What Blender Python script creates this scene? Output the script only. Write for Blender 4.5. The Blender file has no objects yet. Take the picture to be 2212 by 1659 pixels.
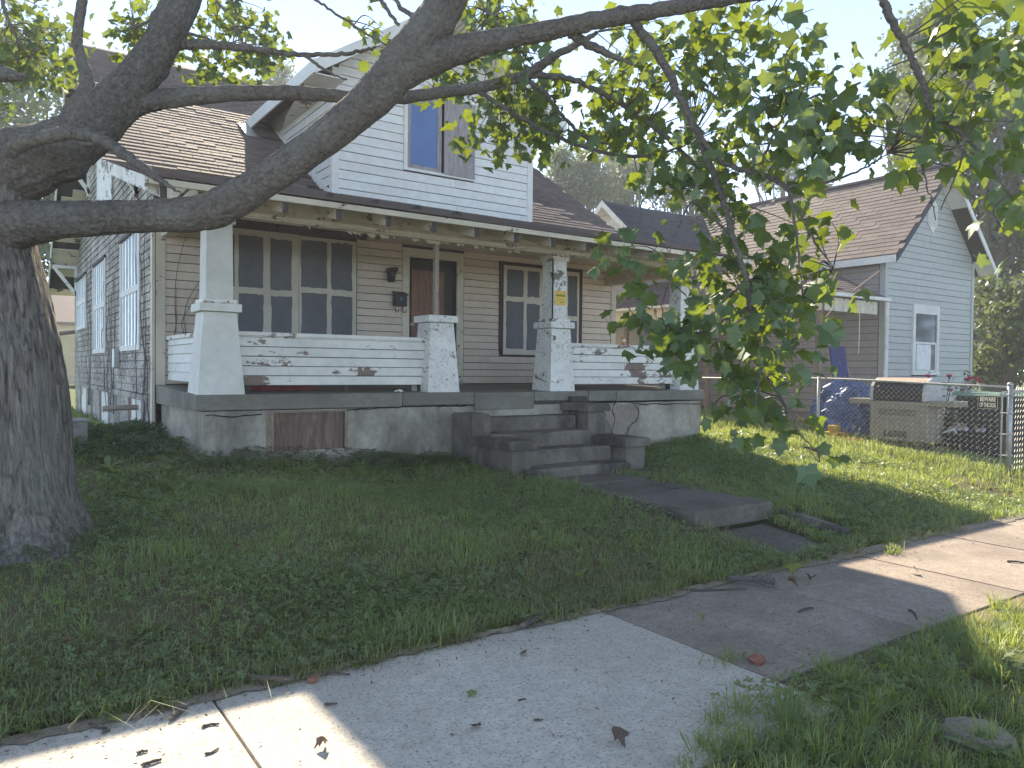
import bpy, math, random
import numpy as np
from mathutils import Vector, Matrix

random.seed(7)
rng = np.random.default_rng(7)
scene = bpy.context.scene
COL = scene.collection

# ------------------------------------------------------------------ camera
# world: x runs along the street, y into the plots, z up; the pavement is z = 0, the eye 1.6 m above it
F, PX, PY = 1656.0, 1106.0, 829.5
_vx = np.array([3500 - PX, 822 - PY, F]); _vy = np.array([-40 - PX, 785 - PY, F])
_X = _vx / np.linalg.norm(_vx); _Y = _vy - _X * (_X @ _vy); _Y /= np.linalg.norm(_Y)
_Z = np.cross(_X, _Y); _Z = -_Z if _Z[1] > 0 else _Z
RW = np.array([_X, _Y, _Z])
EYE = np.array([0, 0, 1.6])


def at(x, y, d):
    return EYE + RW @ np.array([(x - PX) / F, (y - PY) / F, 1.0]) * d


cam = bpy.data.cameras.new('camera')
cam.sensor_width = 36; cam.lens = 36 * F / 2212.0
cam.clip_start = 0.05; cam.clip_end = 2000
camo = bpy.data.objects.new('camera', cam); COL.objects.link(camo)
camo.matrix_world = Matrix(((RW[0, 0], -RW[0, 1], -RW[0, 2], 0), (RW[1, 0], -RW[1, 1], -RW[1, 2], 0),
                            (RW[2, 0], -RW[2, 1], -RW[2, 2], 1.6), (0, 0, 0, 1)))
scene.camera = camo

# ------------------------------------------------------------------ sky, sun, exposure
SUN_EL, SUN_AZ = math.radians(36.0), math.radians(18.0)     # azimuth from +y towards +x
w = bpy.data.worlds.new('World'); scene.world = w; w.use_nodes = True
wn = w.node_tree
sky = wn.nodes.new('ShaderNodeTexSky'); sky.sky_type = 'NISHITA'; sky.sun_disc = False
sky.sun_elevation = SUN_EL; sky.sun_rotation = SUN_AZ
sky.altitude = 200; sky.air_density = 0.22; sky.dust_density = 0.0; sky.ozone_density = 0.0
_mx = wn.nodes.new('ShaderNodeMix'); _mx.data_type = 'RGBA'; _mx.blend_type = 'MULTIPLY'; _mx.inputs[0].default_value = 1.0   # daylight white balance
wn.links.new(sky.outputs[0], _mx.inputs[6]); _mx.inputs[7].default_value = (1.20, 1.0, 0.77, 1)
wn.links.new(_mx.outputs[2], wn.nodes['Background'].inputs[0])
wn.nodes['Background'].inputs[1].default_value = 0.15
sl = bpy.data.lights.new('sun', 'SUN'); sl.energy = 2.0; sl.angle = math.radians(0.55); sl.color = (1.0, 0.86, 0.66)
so = bpy.data.objects.new('sun', sl); COL.objects.link(so)
so.rotation_euler = Vector((math.sin(SUN_AZ) * math.cos(SUN_EL), math.cos(SUN_AZ) * math.cos(SUN_EL),
                            math.sin(SUN_EL))).to_track_quat('Z', 'Y').to_euler()
so.location = (6, 18, 14)
vs = scene.view_settings
vs.view_transform = 'Standard'; vs.look = 'None'; vs.gamma = 1.0; vs.exposure = 2.82; vs.use_curve_mapping = False
scene.cycles.max_bounces = 8; scene.cycles.diffuse_bounces = 4; scene.cycles.transparent_max_bounces = 8
scene.cycles.use_denoising = True


# ------------------------------------------------------------------ materials
class NT:
    def __init__(s, name):
        s.m = bpy.data.materials.new(name); s.m.use_nodes = True
        s.t = s.m.node_tree; s.b = s.t.nodes['Principled BSDF']

    def n(s, typ, **kw):
        nd = s.t.nodes.new('ShaderNode' + typ)
        for k, v in kw.items():
            if k[0] == '_':
                setattr(nd, k[1:], v)
            else:
                key = int(k[1:]) if k[0] == 'i' and k[1:].isdigit() else k.replace('_', ' ')
                s.set(nd.inputs[key], v)
        return nd

    def set(s, inp, v):
        if isinstance(v, bpy.types.NodeSocket):
            s.t.links.new(v, inp)
        elif isinstance(v, (tuple, list)) and inp.type == 'RGBA':
            inp.default_value = (*v[:3], 1)
        else:
            inp.default_value = v

    def pos(s, stretch=(1, 1, 1), rand=True, local=False):
        g = s.n('TexCoord').outputs['Object'] if local else s.n('NewGeometry').outputs['Position']
        mp = s.n('Mapping', Vector=g, Scale=stretch)
        if not rand: return mp.outputs[0]
        r = s.n('ObjectInfo').outputs['Random']
        ml = s.n('Math', _operation='MULTIPLY', i0=r, i1=37.0).outputs[0]
        return s.n('VectorMath', _operation='ADD', i0=mp.outputs[0], i1=ml).outputs[0]

    def noise(s, vec, scale, detail=6, rough=.6, dist=0.0):
        return s.n('TexNoise', Vector=vec, Scale=scale, Detail=detail, Roughness=rough, Distortion=dist).outputs['Fac']

    def ramp(s, f, a, b, lo=0.0, hi=1.0):
        return s.n('MapRange', _clamp=True, i0=f, i1=a, i2=b, i3=lo, i4=hi).outputs[0]

    def mix(s, f, a, b, mode='MIX'):
        nd = s.t.nodes.new('ShaderNodeMix'); nd.data_type = 'RGBA'; nd.blend_type = mode
        s.set(nd.inputs[0], f); s.set(nd.inputs[6], a); s.set(nd.inputs[7], b)
        return nd.outputs[2]

    def math(s, op, a, b=0.0):
        return s.n('Math', _operation=op, i0=a, i1=b).outputs[0]

    def out(s, col, rough=.8, bump=None, bstr=.3, bdist=.01, spec=.3):
        s.set(s.b.inputs['Base Color'], col); s.set(s.b.inputs['Roughness'], rough)
        s.set(s.b.inputs['Specular IOR Level'], spec)
        if bump is not None:
            bp = s.n('Bump', Strength=bstr, Distance=bdist, Height=bump)
            s.t.links.new(bp.outputs[0], s.b.inputs['Normal'])
        return s.m


def mul(c, k): return tuple(min(1, x * k) for x in c)


def paint(name, col, dirt=(.25, .22, .18), dirt_amt=.35, peel=0.0, under=(.30, .23, .19), streak=(1, 1, 1), pscale=3.0, rough=.7,
          speck=0.0, bstr=.25):
    k = NT(name); p = k.pos(streak); pr = k.pos((1, 1, 1))
    big = k.noise(pr, 1.1, 5); mid = k.noise(p, 9, 7, .65); fine = k.noise(p, 60, 4)
    c = k.mix(k.ramp(mid, .35, .7), mul(col, .90), mul(col, 1.05))
    c = k.mix(k.math('MULTIPLY', k.ramp(big, .42, .72), k.ramp(mid, .4, .62, .3, dirt_amt)), c, dirt)
    rd = k.n('ObjectInfo').outputs['Random']
    c = k.mix(k.ramp(rd, 0, 1, 0.0, .13), c, mul(col, .6))
    h = k.math('MULTIPLY', fine, .15)
    if peel > 0:
        pat = k.noise(k.pos((1, 1, 1.6)), pscale, 2); e = k.noise(k.pos((1, 1, 2.2)), pscale * 6, 8, .72)
        m = k.ramp(k.math('ADD', k.math('MULTIPLY', pat, .62), k.math('MULTIPLY', e, .38)), .60 - peel * .22, .615 - peel * .22)
        wood = k.mix(k.noise(k.pos((3, 3, 40)), 6, 6), mul(under, .65), mul(under, 1.25))
        c = k.mix(m, c, wood)
        h = k.math('ADD', h, k.math('MULTIPLY', m, -1.0))
    if speck > 0:
        v = k.noise(k.pos((1, 1, 1)), 34, 5, .75)
        m2 = k.ramp(v, .64 - speck * .1, .69 - speck * .1)
        c = k.mix(k.math('MULTIPLY', m2, k.ramp(k.noise(pr, 2.2, 3), .3, .6, .2, .9)), c, (.07, .06, .05))
    return k.out(c, rough, h, bstr, .004)


def concrete(name, col, stain=(.06, .055, .05), amt=.5, scale=1.6, speck=.0, streak=(1, 1, .6), bstr=.35, moss=None, rand=True):
    k = NT(name); p = k.pos(streak, rand); q = k.pos((1, 1, 1), rand)
    a = k.noise(p, scale, 7, .65, .3); b = k.noise(q, 14, 6, .7); f = k.noise(q, 62, 4, .8)
    c = k.mix(k.ramp(b, .3, .7), mul(col, .78), mul(col, 1.15))
    c = k.mix(k.math('MULTIPLY', k.ramp(a, .44, .62), amt), c, stain)
    if moss: c = k.mix(k.math('MULTIPLY', k.ramp(k.noise(q, 2.1, 6), .48, .68), .55), c, moss)
    c = k.mix(k.ramp(f, .53, .64, 0, .9 if speck else .3), c, mul(col, .34)); c = k.mix(k.ramp(f, .42, .28, 0, .35), c, mul(col, 1.35))
    h = k.math('ADD', k.math('MULTIPLY', f, .5), k.math('MULTIPLY', b, .8))
    return k.out(c, .92, h, bstr, .006, .2)


def wood(name, col, dark, scale=1.0, axis=(14, 14, 1.2), rough=.8):
    k = NT(name); p = k.pos(axis)
    g = k.noise(p, 3 * scale, 6, .6, 1.2); f = k.noise(k.pos((60, 60, 3)), 4, 4)
    c = k.mix(k.ramp(g, .35, .65), dark, col); c = k.mix(k.ramp(f, .5, .7, 0, .4), c, mul(dark, .7))
    return k.out(c, rough, g, .25, .004)


def shingle(name, col, rough=.62):
    k = NT(name); p = k.pos((1, 1, 1)); r = k.n('ObjectInfo').outputs['Random']
    isl = k.n('NewGeometry').outputs['Random Per Island']
    t = k.math('ADD', k.math('MULTIPLY', r, .5), k.math('MULTIPLY', isl, .5))
    c = k.mix(t, mul(col, .66), mul(col, 1.3))
    g = k.noise(p, 220, 2, .8); b = k.noise(k.pos((1, 1, 1), False), .9, 5)
    c = k.mix(k.ramp(g, .35, .65, 0, .55), c, mul(col, .5)); c = k.mix(k.ramp(b, .45, .7, 0, .5), c, mul(col, .55))
    return k.out(c, rough, g, .5, .004, .22)


def flat(name, col, rough=.6, metal=0.0, var=.25, scale=12, spec=.4):
    k = NT(name); a = k.noise(k.pos((1, 1, 1)), scale, 6, .65)
    k.set(k.b.inputs['Metallic'], metal)
    return k.out(k.mix(k.ramp(a, .3, .7), mul(col, 1 - var), mul(col, 1 + var)), rough, a, .1, .003, spec)


def leafmat(name, cols, trans, tfac=.45, rough=.5, patch=0.0, dead=None):
    k = NT(name); k.t.nodes.remove(k.b)
    isl = k.n('NewGeometry').outputs['Random Per Island']
    rd = k.math('FRACT', k.math('ADD', isl, k.math('MULTIPLY', k.n('ObjectInfo').outputs['Random'], 7.31)))
    c = k.mix(rd, cols[0], cols[1])
    if patch:
        c = k.mix(k.ramp(k.noise(k.pos((1, 1, 1), False), patch, 4), .35, .65), c, k.mix(rd, mul(cols[0], .6), mul(cols[1], .75)))
    if dead:
        c = k.mix(k.ramp(k.noise(k.pos((1, 1, 1), False), 1.3, 4, .7), .55, .68, 0, dead[1]), c, k.mix(rd, dead[0], mul(dead[0], .6)))
        c = k.mix(k.ramp(rd, .90, .93, 0, .8), c, dead[0])
    vein = k.noise(k.pos((1, 1, 1), False), 70, 2)
    c2 = k.mix(k.ramp(vein, .4, .6, 0, .3), c, mul(cols[0], .7))
    d = k.n('BsdfDiffuse', Color=c2); t = k.n('BsdfTranslucent', Color=k.mix(rd, trans, mul(trans, .62)))
    g = k.n('BsdfGlossy', Color=(.9, .95, 1), Roughness=rough)
    m1 = k.n('MixShader', i0=tfac, i1=d.outputs[0], i2=t.outputs[0])
    m2 = k.n('MixShader', i0=.055, i1=m1.outputs[0], i2=g.outputs[0])
    k.t.links.new(m2.outputs[0], k.t.nodes['Material Output'].inputs[0])
    return k.m


def barkmat(name, col, stretch, scale=9, con=(.40, .60), lo=.38):
    k = NT(name); p = k.pos(stretch, False)
    a = k.noise(p, scale, 8, .7, .6); v = k.n('TexVoronoi', Vector=p, Scale=scale * 1.2).outputs['Distance']
    l = k.noise(k.pos((1, 1, 1), False), 2.0, 5)
    c = k.mix(k.ramp(a, *con), mul(col, lo), mul(col, 1.3))
    c = k.mix(k.ramp(l, .5, .75, 0, .45), c, mul((.36, .38, .33), .7))
    return k.out(c, .93, k.math('ADD', a, k.math('MULTIPLY', v, .6)), .9, .03, .15)


def glassmat(name, col):
    k = NT(name)
    k.set(k.b.inputs['Base Color'], col); k.set(k.b.inputs['Roughness'], .06); k.set(k.b.inputs['Specular IOR Level'], .4)
    return k.m


M = {}
M['white'] = paint('white_paint', (.80, .775, .71), dirt_amt=.28, peel=.16, under=(.22, .16, .13), pscale=2.1)
M['white_clean'] = paint('white_trim_paint', (.80, .785, .74), dirt_amt=.2)
M['cream'] = paint('cream_trim_paint', (.70, .63, .50), dirt_amt=.45, peel=.03, under=(.12, .09, .08), pscale=3)
M['pier'] = paint('pier_paint', (.76, .75, .68), dirt_amt=.30)
M['pier_vine'] = paint('vine_marked_pier_paint', (.80, .78, .72), dirt_amt=.25, peel=.04, under=(.20, .17, .14), pscale=2.4, speck=.75)
M['beige'] = paint('beige_wall_paint', (.70, .59, .475), dirt=(.30, .26, .22), dirt_amt=.35)
M['gable_white'] = paint('dormer_siding', (.80, .785, .74), dirt=(.55, .43, .40), dirt_amt=.3, rough=.5)
M['board_paint'] = paint('beige_board_paint', (.64, .59, .49), dirt=(.34, .29, .24), dirt_amt=.4)
M['pane_paint'] = flat('charcoal_pane_paint', (.115, .122, .135), .7, 0, .14, 5)
M['ply_grey'] = wood('weathered_plywood', (.42, .38, .37), (.24, .20, .20), 1.0, (10, 10, .9))
M['ply_brown'] = wood('brown_plywood', (.30, .17, .12), (.15, .085, .06), 1.0, (9, 9, .8))
M['ply_red'] = wood('stained_plywood', (.23, .15, .12), (.10, .07, .055), .8, (8, 8, .9))
M['raw_wood'] = wood('bare_timber', (.30, .24, .18), (.16, .12, .09))
M['dark_wood'] = wood('dark_timber_joint_shade', (.085, .072, .065), (.045, .04, .036))  # behind the clapboards its darkness also stands in for joint shade
M['red_trim'] = paint('dark_red_trim_paint', (.085, .045, .045), dirt=(.03, .02, .02), dirt_amt=.4)
M['dark'] = flat('dark_interior', (.018, .017, .019), .9, 0, .2)
M['concrete'] = concrete('old_stucco_concrete', (.42, .385, .315), (.11, .10, .075), .8, 1.1, streak=(1, 1, .45), moss=(.16, .15, .09))
M['slab'] = concrete('porch_slab_concrete', (.25, .235, .195), (.11, .10, .085), .6, 1.0, streak=(.5, 1, 1), moss=(.14, .14, .085))
M['steps'] = concrete('stained_step_concrete', (.20, .175, .148), (.045, .04, .036), .85, 1.3, moss=(.10, .095, .05))
M['walk_new'] = concrete('pale_pavement_concrete', (.60, .56, .485), (.42, .39, .34), .5, .9, .6, (1, 1, 1), .3)
M['walk_old'] = concrete('worn_pavement_concrete', (.36, .305, .255), (.18, .15, .125), .6, 1.0, .5, (1, 1, 1), .35)
M['path'] = concrete('path_concrete', (.175, .155, .128), (.075, .066, .055), .7, 1.1, .4, (1, 1, 1), .4)
M['shingle'] = shingle('brown_asphalt_shingles', (.19, .15, .135), .8)
M['shingle_dark'] = shingle('shaded_blue_shingles', (.06, .066, .085), .8)  # shade and sky blue put into a dark copy of the shingles
M['shingle_nb'] = shingle('mauve_asphalt_shingles', (.185, .150, .140), .8)
M['blue_siding'] = paint('pale_blue_siding', (.46, .475, .45), dirt=(.36, .37, .36), dirt_amt=.2, rough=.5)
M['shaded_taupe_siding'] = paint('shaded_taupe_siding', (.36, .33, .31), dirt=(.22, .2, .19), dirt_amt=.25, rough=.55)  # porch shade put into a browner colour of the neighbour's siding
M['yellow_siding'] = paint('pale_yellow_siding', (.72, .60, .38), dirt=(.5, .4, .26), dirt_amt=.2)
M['metal'] = flat('galvanised_steel', (.40, .40, .385), .5, .6, .2, 30)
M['rust'] = flat('rusty_post', (.33, .27, .21), .75, .2, .4, 40)
M['black_metal'] = flat('black_enamel', (.022, .022, .026), .45, .2, .3, 20)
M['glass'] = glassmat('window_glass', (.05, .065, .085))
M['blue_film'] = flat('blue_window_sheet', (.10, .17, .36), .35, 0, .1, 3)
M['film'] = flat('cloudy_window_sheet', (.62, .64, .66), .35, 0, .22, 5)
M['bark'] = barkmat('maple_bark', (.225, .20, .172), (1, 1, .07), 34, (.38, .62), .34)
M['bark_limb'] = barkmat('maple_limb_bark', (.175, .155, .135), (1, 1, 1), 30, (.32, .68), .42)
M['twig'] = flat('twig_bark', (.11, .095, .08), .9, 0, .35, 30, .1)
M['leaf'] = leafmat('maple_leaf', ((.042, .088, .030), (.072, .128, .040)), (.42, .53, .03), .28)
M['leaf_far'] = leafmat('far_foliage', ((.055, .095, .036), (.105, .150, .052)), (.26, .33, .06), .30)
M['leaf_pale'] = leafmat('pale_far_foliage', ((.12, .16, .085), (.20, .24, .12)), (.34, .38, .14), .35)
M['leaf_dark'] = leafmat('dark_far_foliage', ((.035, .066, .030), (.075, .112, .045)), (.24, .30, .07), .34)
M['grass'] = leafmat('lawn_grass', ((.140, .225, .075), (.240, .325, .110)), (.62, .72, .13), .44, .5, 1.1, ((.24, .19, .11), .6))
M['grass_dry'] = leafmat('dry_grass', ((.27, .22, .12), (.20, .20, .09)), (.5, .46, .2), .42, .5, 1.5, ((.26, .20, .12), .75))
M['clover'] = leafmat('clover_leaf', ((.140, .225, .080), (.230, .310, .110)), (.46, .56, .10), .38, .45, 1.6)
M['weed'] = leafmat('weed_leaf', ((.13, .20, .055), (.19, .26, .08)), (.5, .56, .1), .42)
M['dead_leaf'] = leafmat('dead_leaf', ((.17, .10, .05), (.10, .058, .032)), (.2, .12, .05), .25)
k = NT('lawn_soil'); _p = k.pos((1, 1, 1), False)
_d = k.n('VectorMath', _operation='DISTANCE', i0=_p, i1=(5.0, 6.5, 0.0)).outputs['Value']
M['soil'] = k.out(k.mix(k.ramp(_d, 9, 13), k.mix(k.ramp(k.noise(_p, 1.7, 6), .42, .62), (.15, .12, .08), (.12, .135, .06)), k.mix(k.noise(_p, 3, 6), (.07, .11, .035), (.13, .16, .06))), .95, k.noise(_p, 40, 6), .6, .02, .1)


# ------------------------------------------------------------------ mesh helpers
class MB:
    def __init__(s): s.v = []; s.f = []; s.sm = False

    def add(s, v, f):
        o = len(s.v); s.v += [tuple(p) for p in v]; s.f += [tuple(i + o for i in q) for q in f]; return s

    def box(s, a, b):
        x0, y0, z0 = a; x1, y1, z1 = b
        return s.add([(x0, y0, z0), (x1, y0, z0), (x1, y1, z0), (x0, y1, z0), (x0, y0, z1), (x1, y0, z1), (x1, y1, z1), (x0, y1, z1)],
                     [(0, 3, 2, 1), (4, 5, 6, 7), (0, 1, 5, 4), (1, 2, 6, 5), (2, 3, 7, 6), (3, 0, 4, 7)])

    def hexa(s, lo, hi):    # lo/hi: four corners each, counterclockwise seen from above
        return s.add(list(lo) + list(hi), [(0, 3, 2, 1), (4, 5, 6, 7), (0, 1, 5, 4), (1, 2, 6, 5), (2, 3, 7, 6), (3, 0, 4, 7)])

    def extrude(s, poly, d):    # planar polygon pushed along vector d
        n = len(poly); d = np.array(d); p = [np.array(q, float) for q in poly]
        return s.add(p + [q + d for q in p], [tuple(range(n))[::-1], tuple(range(n, 2 * n))] +
                     [(i, (i + 1) % n, n + (i + 1) % n, n + i) for i in range(n)])

    def rough(s, a, b, amp=.007, step=.09):     # box with worn, uneven edges
        nx, ny = [max(1, int(round((b[i] - a[i]) / step))) for i in (0, 1)]; idx = {}
        ring = [(i, 0) for i in range(nx)] + [(nx, j) for j in range(ny)] + [(i, ny) for i in range(nx, 0, -1)] + [(0, j) for j in range(ny, 0, -1)]
        m = len(ring); o = len(s.v); e = min(.022, (b[2] - a[2]) * .3)
        for lev in range(4):
            for (i, j) in ring:
                x = a[0] + (b[0] - a[0]) * i / nx; y = a[1] + (b[1] - a[1]) * j / ny; cx, cy = (a[0] + b[0]) / 2, (a[1] + b[1]) / 2
                z = (a[2], b[2] - e, b[2], b[2])[lev]; t = (0, 0, 1, 2.2)[lev]
                q = abs(random.gauss(0, amp)) * (1 if lev in (1, 2) else 0) + e * .55 * t
                if random.random() < .05 and lev == 2: q += amp * 2.2; z -= amp
                sx = 1 if i == 0 else -1 if i == nx else 0; sy = 1 if j == 0 else -1 if j == ny else 0
                s.v.append((x + sx * q, y + sy * q, z + (random.gauss(0, amp * .35) if lev else 0)))
        for lev in range(3):
            for k3 in range(m): s.f.append((o + lev * m + k3, o + lev * m + (k3 + 1) % m, o + (lev + 1) * m + (k3 + 1) % m, o + (lev + 1) * m + k3))
        s.f.append(tuple(o + 3 * m + k3 for k3 in range(m))); return s

    def beam(s, p, q, w, h, up=(0, 0, 1)):
        p = np.array(p, float); q = np.array(q, float); d = q - p; d /= np.linalg.norm(d)
        a = np.cross(d, up); a /= np.linalg.norm(a); b = np.cross(a, d)
        c = lambda o: [o - a * w / 2 - b * h / 2, o + a * w / 2 - b * h / 2, o + a * w / 2 + b * h / 2, o - a * w / 2 + b * h / 2]
        return s.add(c(p) + c(q), [(0, 1, 2, 3)[::-1], (4, 5, 6, 7), (0, 1, 5, 4), (1, 2, 6, 5), (2, 3, 7, 6), (3, 0, 4, 7)])

    def tube(s, pts, rad, seg=8, cap=True, wob=0.0):
        P = np.array(pts, float); n = len(P)
        R = np.full(n, rad, float) if np.isscalar(rad) else np.array(rad, float)
        T = np.gradient(P, axis=0); T /= np.linalg.norm(T, axis=1)[:, None] + 1e-9
        a = np.cross(T[0], (0, 0, 1) if abs(T[0][2]) < .9 else (1, 0, 0)); a /= np.linalg.norm(a)
        o = len(s.v); th = np.linspace(0, 2 * np.pi, seg, endpoint=False)
        for i in range(n):
            a = a - T[i] * (a @ T[i]); a /= np.linalg.norm(a); b = np.cross(T[i], a)
            r = R[i] * (1 + (rng.normal(0, wob, seg) if wob else 0))
            s.v += [tuple(q) for q in P[i] + np.outer(np.cos(th) * r, a) + np.outer(np.sin(th) * r, b)]
        for i in range(n - 1):
            for j in range(seg):
                k2 = (j + 1) % seg
                s.f.append((o + i * seg + j, o + i * seg + k2, o + (i + 1) * seg + k2, o + (i + 1) * seg + j))
        if cap:
            s.f.append(tuple(o + j for j in range(seg))[::-1]); s.f.append(tuple(o + (n - 1) * seg + j for j in range(seg)))
        return s

    def build(s, name, mat, parent=None, smooth=False, bevel=0.0):
        me = bpy.data.meshes.new(name); me.from_pydata(s.v, [], s.f); me.update()
        return link(name, me, mat, parent, smooth, bevel)


def link(name, me, mat, parent=None, smooth=False, bevel=0.0):
    if mat is not None and not me.materials: me.materials.append(M[mat] if isinstance(mat, str) else mat)
    if smooth: me.polygons.foreach_set('use_smooth', [True] * len(me.polygons))
    o = bpy.data.objects.new(name, me); COL.objects.link(o)
    if parent is not None: attach(o, parent)
    if bevel:
        b = o.modifiers.new('bevel', 'BEVEL'); b.width = bevel; b.segments = 2; b.limit_method = 'ANGLE'
    return o


def attach(o, parent):
    o.parent = parent; o.matrix_parent_inverse = wmat(parent).inverted()


def wmat(o):
    m = o.matrix_basis.copy()
    return wmat(o.parent) @ o.matrix_parent_inverse @ m if o.parent else m


def big(name, V, Fc, mat, parent=None, smooth=False):
    """numpy arrays -> one mesh; Fc is (n,3) or (n,4)"""
    me = bpy.data.meshes.new(name); n = len(Fc); k2 = Fc.shape[1]
    me.vertices.add(len(V)); me.vertices.foreach_set('co', np.ascontiguousarray(V, np.float32).ravel())
    me.loops.add(n * k2); me.loops.foreach_set('vertex_index', np.ascontiguousarray(Fc, np.int32).ravel())
    me.polygons.add(n); me.polygons.foreach_set('loop_start', np.arange(n, dtype=np.int32) * k2)
    me.update(calc_edges=True)
    return link(name, me, mat, parent, smooth)


def thing(name, label, cat, loc=(0, 0, 0), group=None):
    o = bpy.data.objects.new(name, None); COL.objects.link(o); o.location = loc; o.empty_display_size = .2
    return tag(o, label, cat, group)


def tag(o, label=None, cat=None, group=None, kind=None):
    if label: o['label'] = label
    if cat: o['category'] = cat
    if group: o['group'] = group
    if kind: o['kind'] = kind
    return o


def smooth_path(pts, n=6):
    P = np.array(pts, float); P = np.vstack([2 * P[0] - P[1], P, 2 * P[-1] - P[-2]]); out = []
    for i in range(1, len(P) - 2):
        for t in np.linspace(0, 1, n, endpoint=False):
            a, b, c, d = P[i - 1:i + 3]
            out.append(.5 * (2 * b + (c - a) * t + (2 * a - 5 * b + 4 * c - d) * t * t + (3 * b - a - 3 * c + d) * t ** 3))
    out.append(P[-2]); return np.array(out)


def ss(a, b, x):
    t = np.clip((x - a) / (b - a), 0, 1); return t * t * (3 - 2 * t)


def text(s_, size, mat, parent, mtx, name='lettering', extrude=.001, bold=0.0, sx=1.0):
    cu = bpy.data.curves.new(name, 'FONT'); cu.body = s_; cu.size = size; cu.extrude = extrude; cu.offset = bold
    cu.align_x = 'CENTER'; cu.align_y = 'CENTER'; cu.resolution_u = 3
    t = bpy.data.objects.new(name, cu); COL.objects.link(t)
    me = bpy.data.meshes.new_from_object(t.evaluated_get(bpy.context.evaluated_depsgraph_get()))
    bpy.data.objects.remove(t); me.materials.clear()
    me.transform(Matrix.Diagonal((sx, 1, 1, 1))); me.transform(mtx)
    return link(name, me, mat, parent)


# ---- clapboards: u along the wall, z up, nrm outwards; gaps are (u0,u1,z0,z1)
def clapboards(parent, org, u, nrm, z0, z1, pitch, u0f, u1f, gaps, mat, name='clapboard', proud=.024, seg=None):
    org = np.array(org, float); u = np.array(u, float); nrm = np.array(nrm, float); Z = np.array((0, 0, 1.0)); z = z0
    while z < z1 - .02:
        zt = min(z + pitch, z1); a0, a1, b0, b1 = u0f(z), u0f(zt), u1f(z), u1f(zt)
        zm = (z + zt) / 2; cuts = [(a0, a1, b0, b1)]
        for g in gaps:
            if g[2] - .02 < zm < g[3] + .02:
                nw = []
                for (p0, p1, q0, q1) in cuts:
                    if g[1] <= p0 or g[0] >= q0: nw.append((p0, p1, q0, q1)); continue
                    if g[0] > p0 + .03: nw.append((p0, p1, g[0], g[0]))
                    if g[1] < q0 - .03: nw.append((g[1], g[1], q0, q1))
                cuts = nw
        if seg:
            nw = []
            for c in cuts:
                L = c[2] - c[0]
                if L > seg * 1.5:
                    m = c[0] + L * random.uniform(.3, .7); nw += [(c[0], c[1], m - .002, m - .002), (m + .002, m + .002, c[2], c[3])]
                else: nw.append(c)
            cuts = nw
        for (p0, p1, q0, q1) in cuts:
            if q0 - p0 < .03 or q1 - p1 < -.02: continue
            q1 = max(q1, p1 + .01)
            pr = proud * random.uniform(.85, 1.15); dz = random.uniform(-.0015, .0015) + .010; t = .015
            P = lambda uu, zz, nn: org + u * uu + Z * (zz - org[2]) + nrm * nn
            tl = random.gauss(0, .0016); lo = [P(p0, z + dz - tl, pr), P(q0, z + dz + tl, pr), P(q0, z + dz + tl, 0.0), P(p0, z + dz - tl, 0.0)]
            hi = [P(p1, zt + dz - .010, t), P(q1, zt + dz - .010, t), P(q1, zt + dz - .010, 0.0), P(p1, zt + dz - .010, 0.0)]
            MB().hexa(lo, hi).build(name, mat, parent)
        z = zt


# ---- asphalt shingle strips, three tabs each, stepped courses
def shingles(parent, O, U, V, width, length, expo, keep, mat, budget):
    O = np.array(O, float); U = np.array(U, float); V = np.array(V, float); N = np.cross(U, V); L = .92
    mb = MB()
    for j in range(3):
        a, b = j * L / 3 + .004, (j + 1) * L / 3 - .004; e = expo + .03
        mb.add([(a, 0, 0), (b, 0, 0), (b, 0, .012), (a, 0, .012), (a, e, .002), (b, e, .002)],
               [(0, 1, 2, 3), (3, 2, 5, 4), (0, 3, 4), (1, 5, 2)])
    me = bpy.data.meshes.new('shingle'); me.from_pydata(mb.v, [], mb.f); me.update(); me.materials.append(M[mat])
    tv = np.array(mb.v); spots = []
    for r in range(int(length / expo)):
        x = -(r % 2) * L / 6 - (r % 3) * L / 3 - .05
        while x < width:
            if x > -.12 and x + L < width + .12 and keep(x + L / 2, r * expo):
                spots.append((x + random.uniform(-.006, .006), r * expo + random.uniform(-.004, .004)))
            elif x + L > .1 and x < width - .1 and keep(x + L / 2, r * expo):
                spots.append((min(max(x, -.03), width - L + .03), r * expo))
            x += L
    P = np.array([O + U * a + V * (b + .010 * math.sin(a * .9 + b * .4) + .006 * math.sin(a * 2.3 + b)) + N * .006 * (1 + math.sin(a * 1.1 + b * 1.7)) for a, b in spots]); d = np.linalg.norm(P - EYE, axis=1); order = np.argsort(d)
    B = Matrix(((U[0], V[0], N[0]), (U[1], V[1], N[1]), (U[2], V[2], N[2]))).to_4x4()
    pm = wmat(parent).inverted()
    for i in order[:budget]:
        o = bpy.data.objects.new('shingle', me); COL.objects.link(o); o.parent = parent; o.matrix_parent_inverse = pm
        o.matrix_basis = Matrix.Translation(P[i]) @ B @ Matrix.Rotation(random.uniform(-.004, .004), 4, 'Z')
    rest = order[budget:]
    if len(rest):
        W = tv @ np.array([U, V, N]); VV = (P[rest][:, None, :] + W[None]).reshape(-1, 3); k2 = len(tv)
        tri = [];
        for f in mb.f:
            tri += [f[:3]] + ([(f[0], f[2], f[3])] if len(f) == 4 else [])
        T = np.array(tri); FF = (T[None] + (np.arange(len(rest)) * k2)[:, None, None]).reshape(-1, 3)
        tag(big('shingle_courses', VV, FF, mat, parent), kind='stuff')


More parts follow.
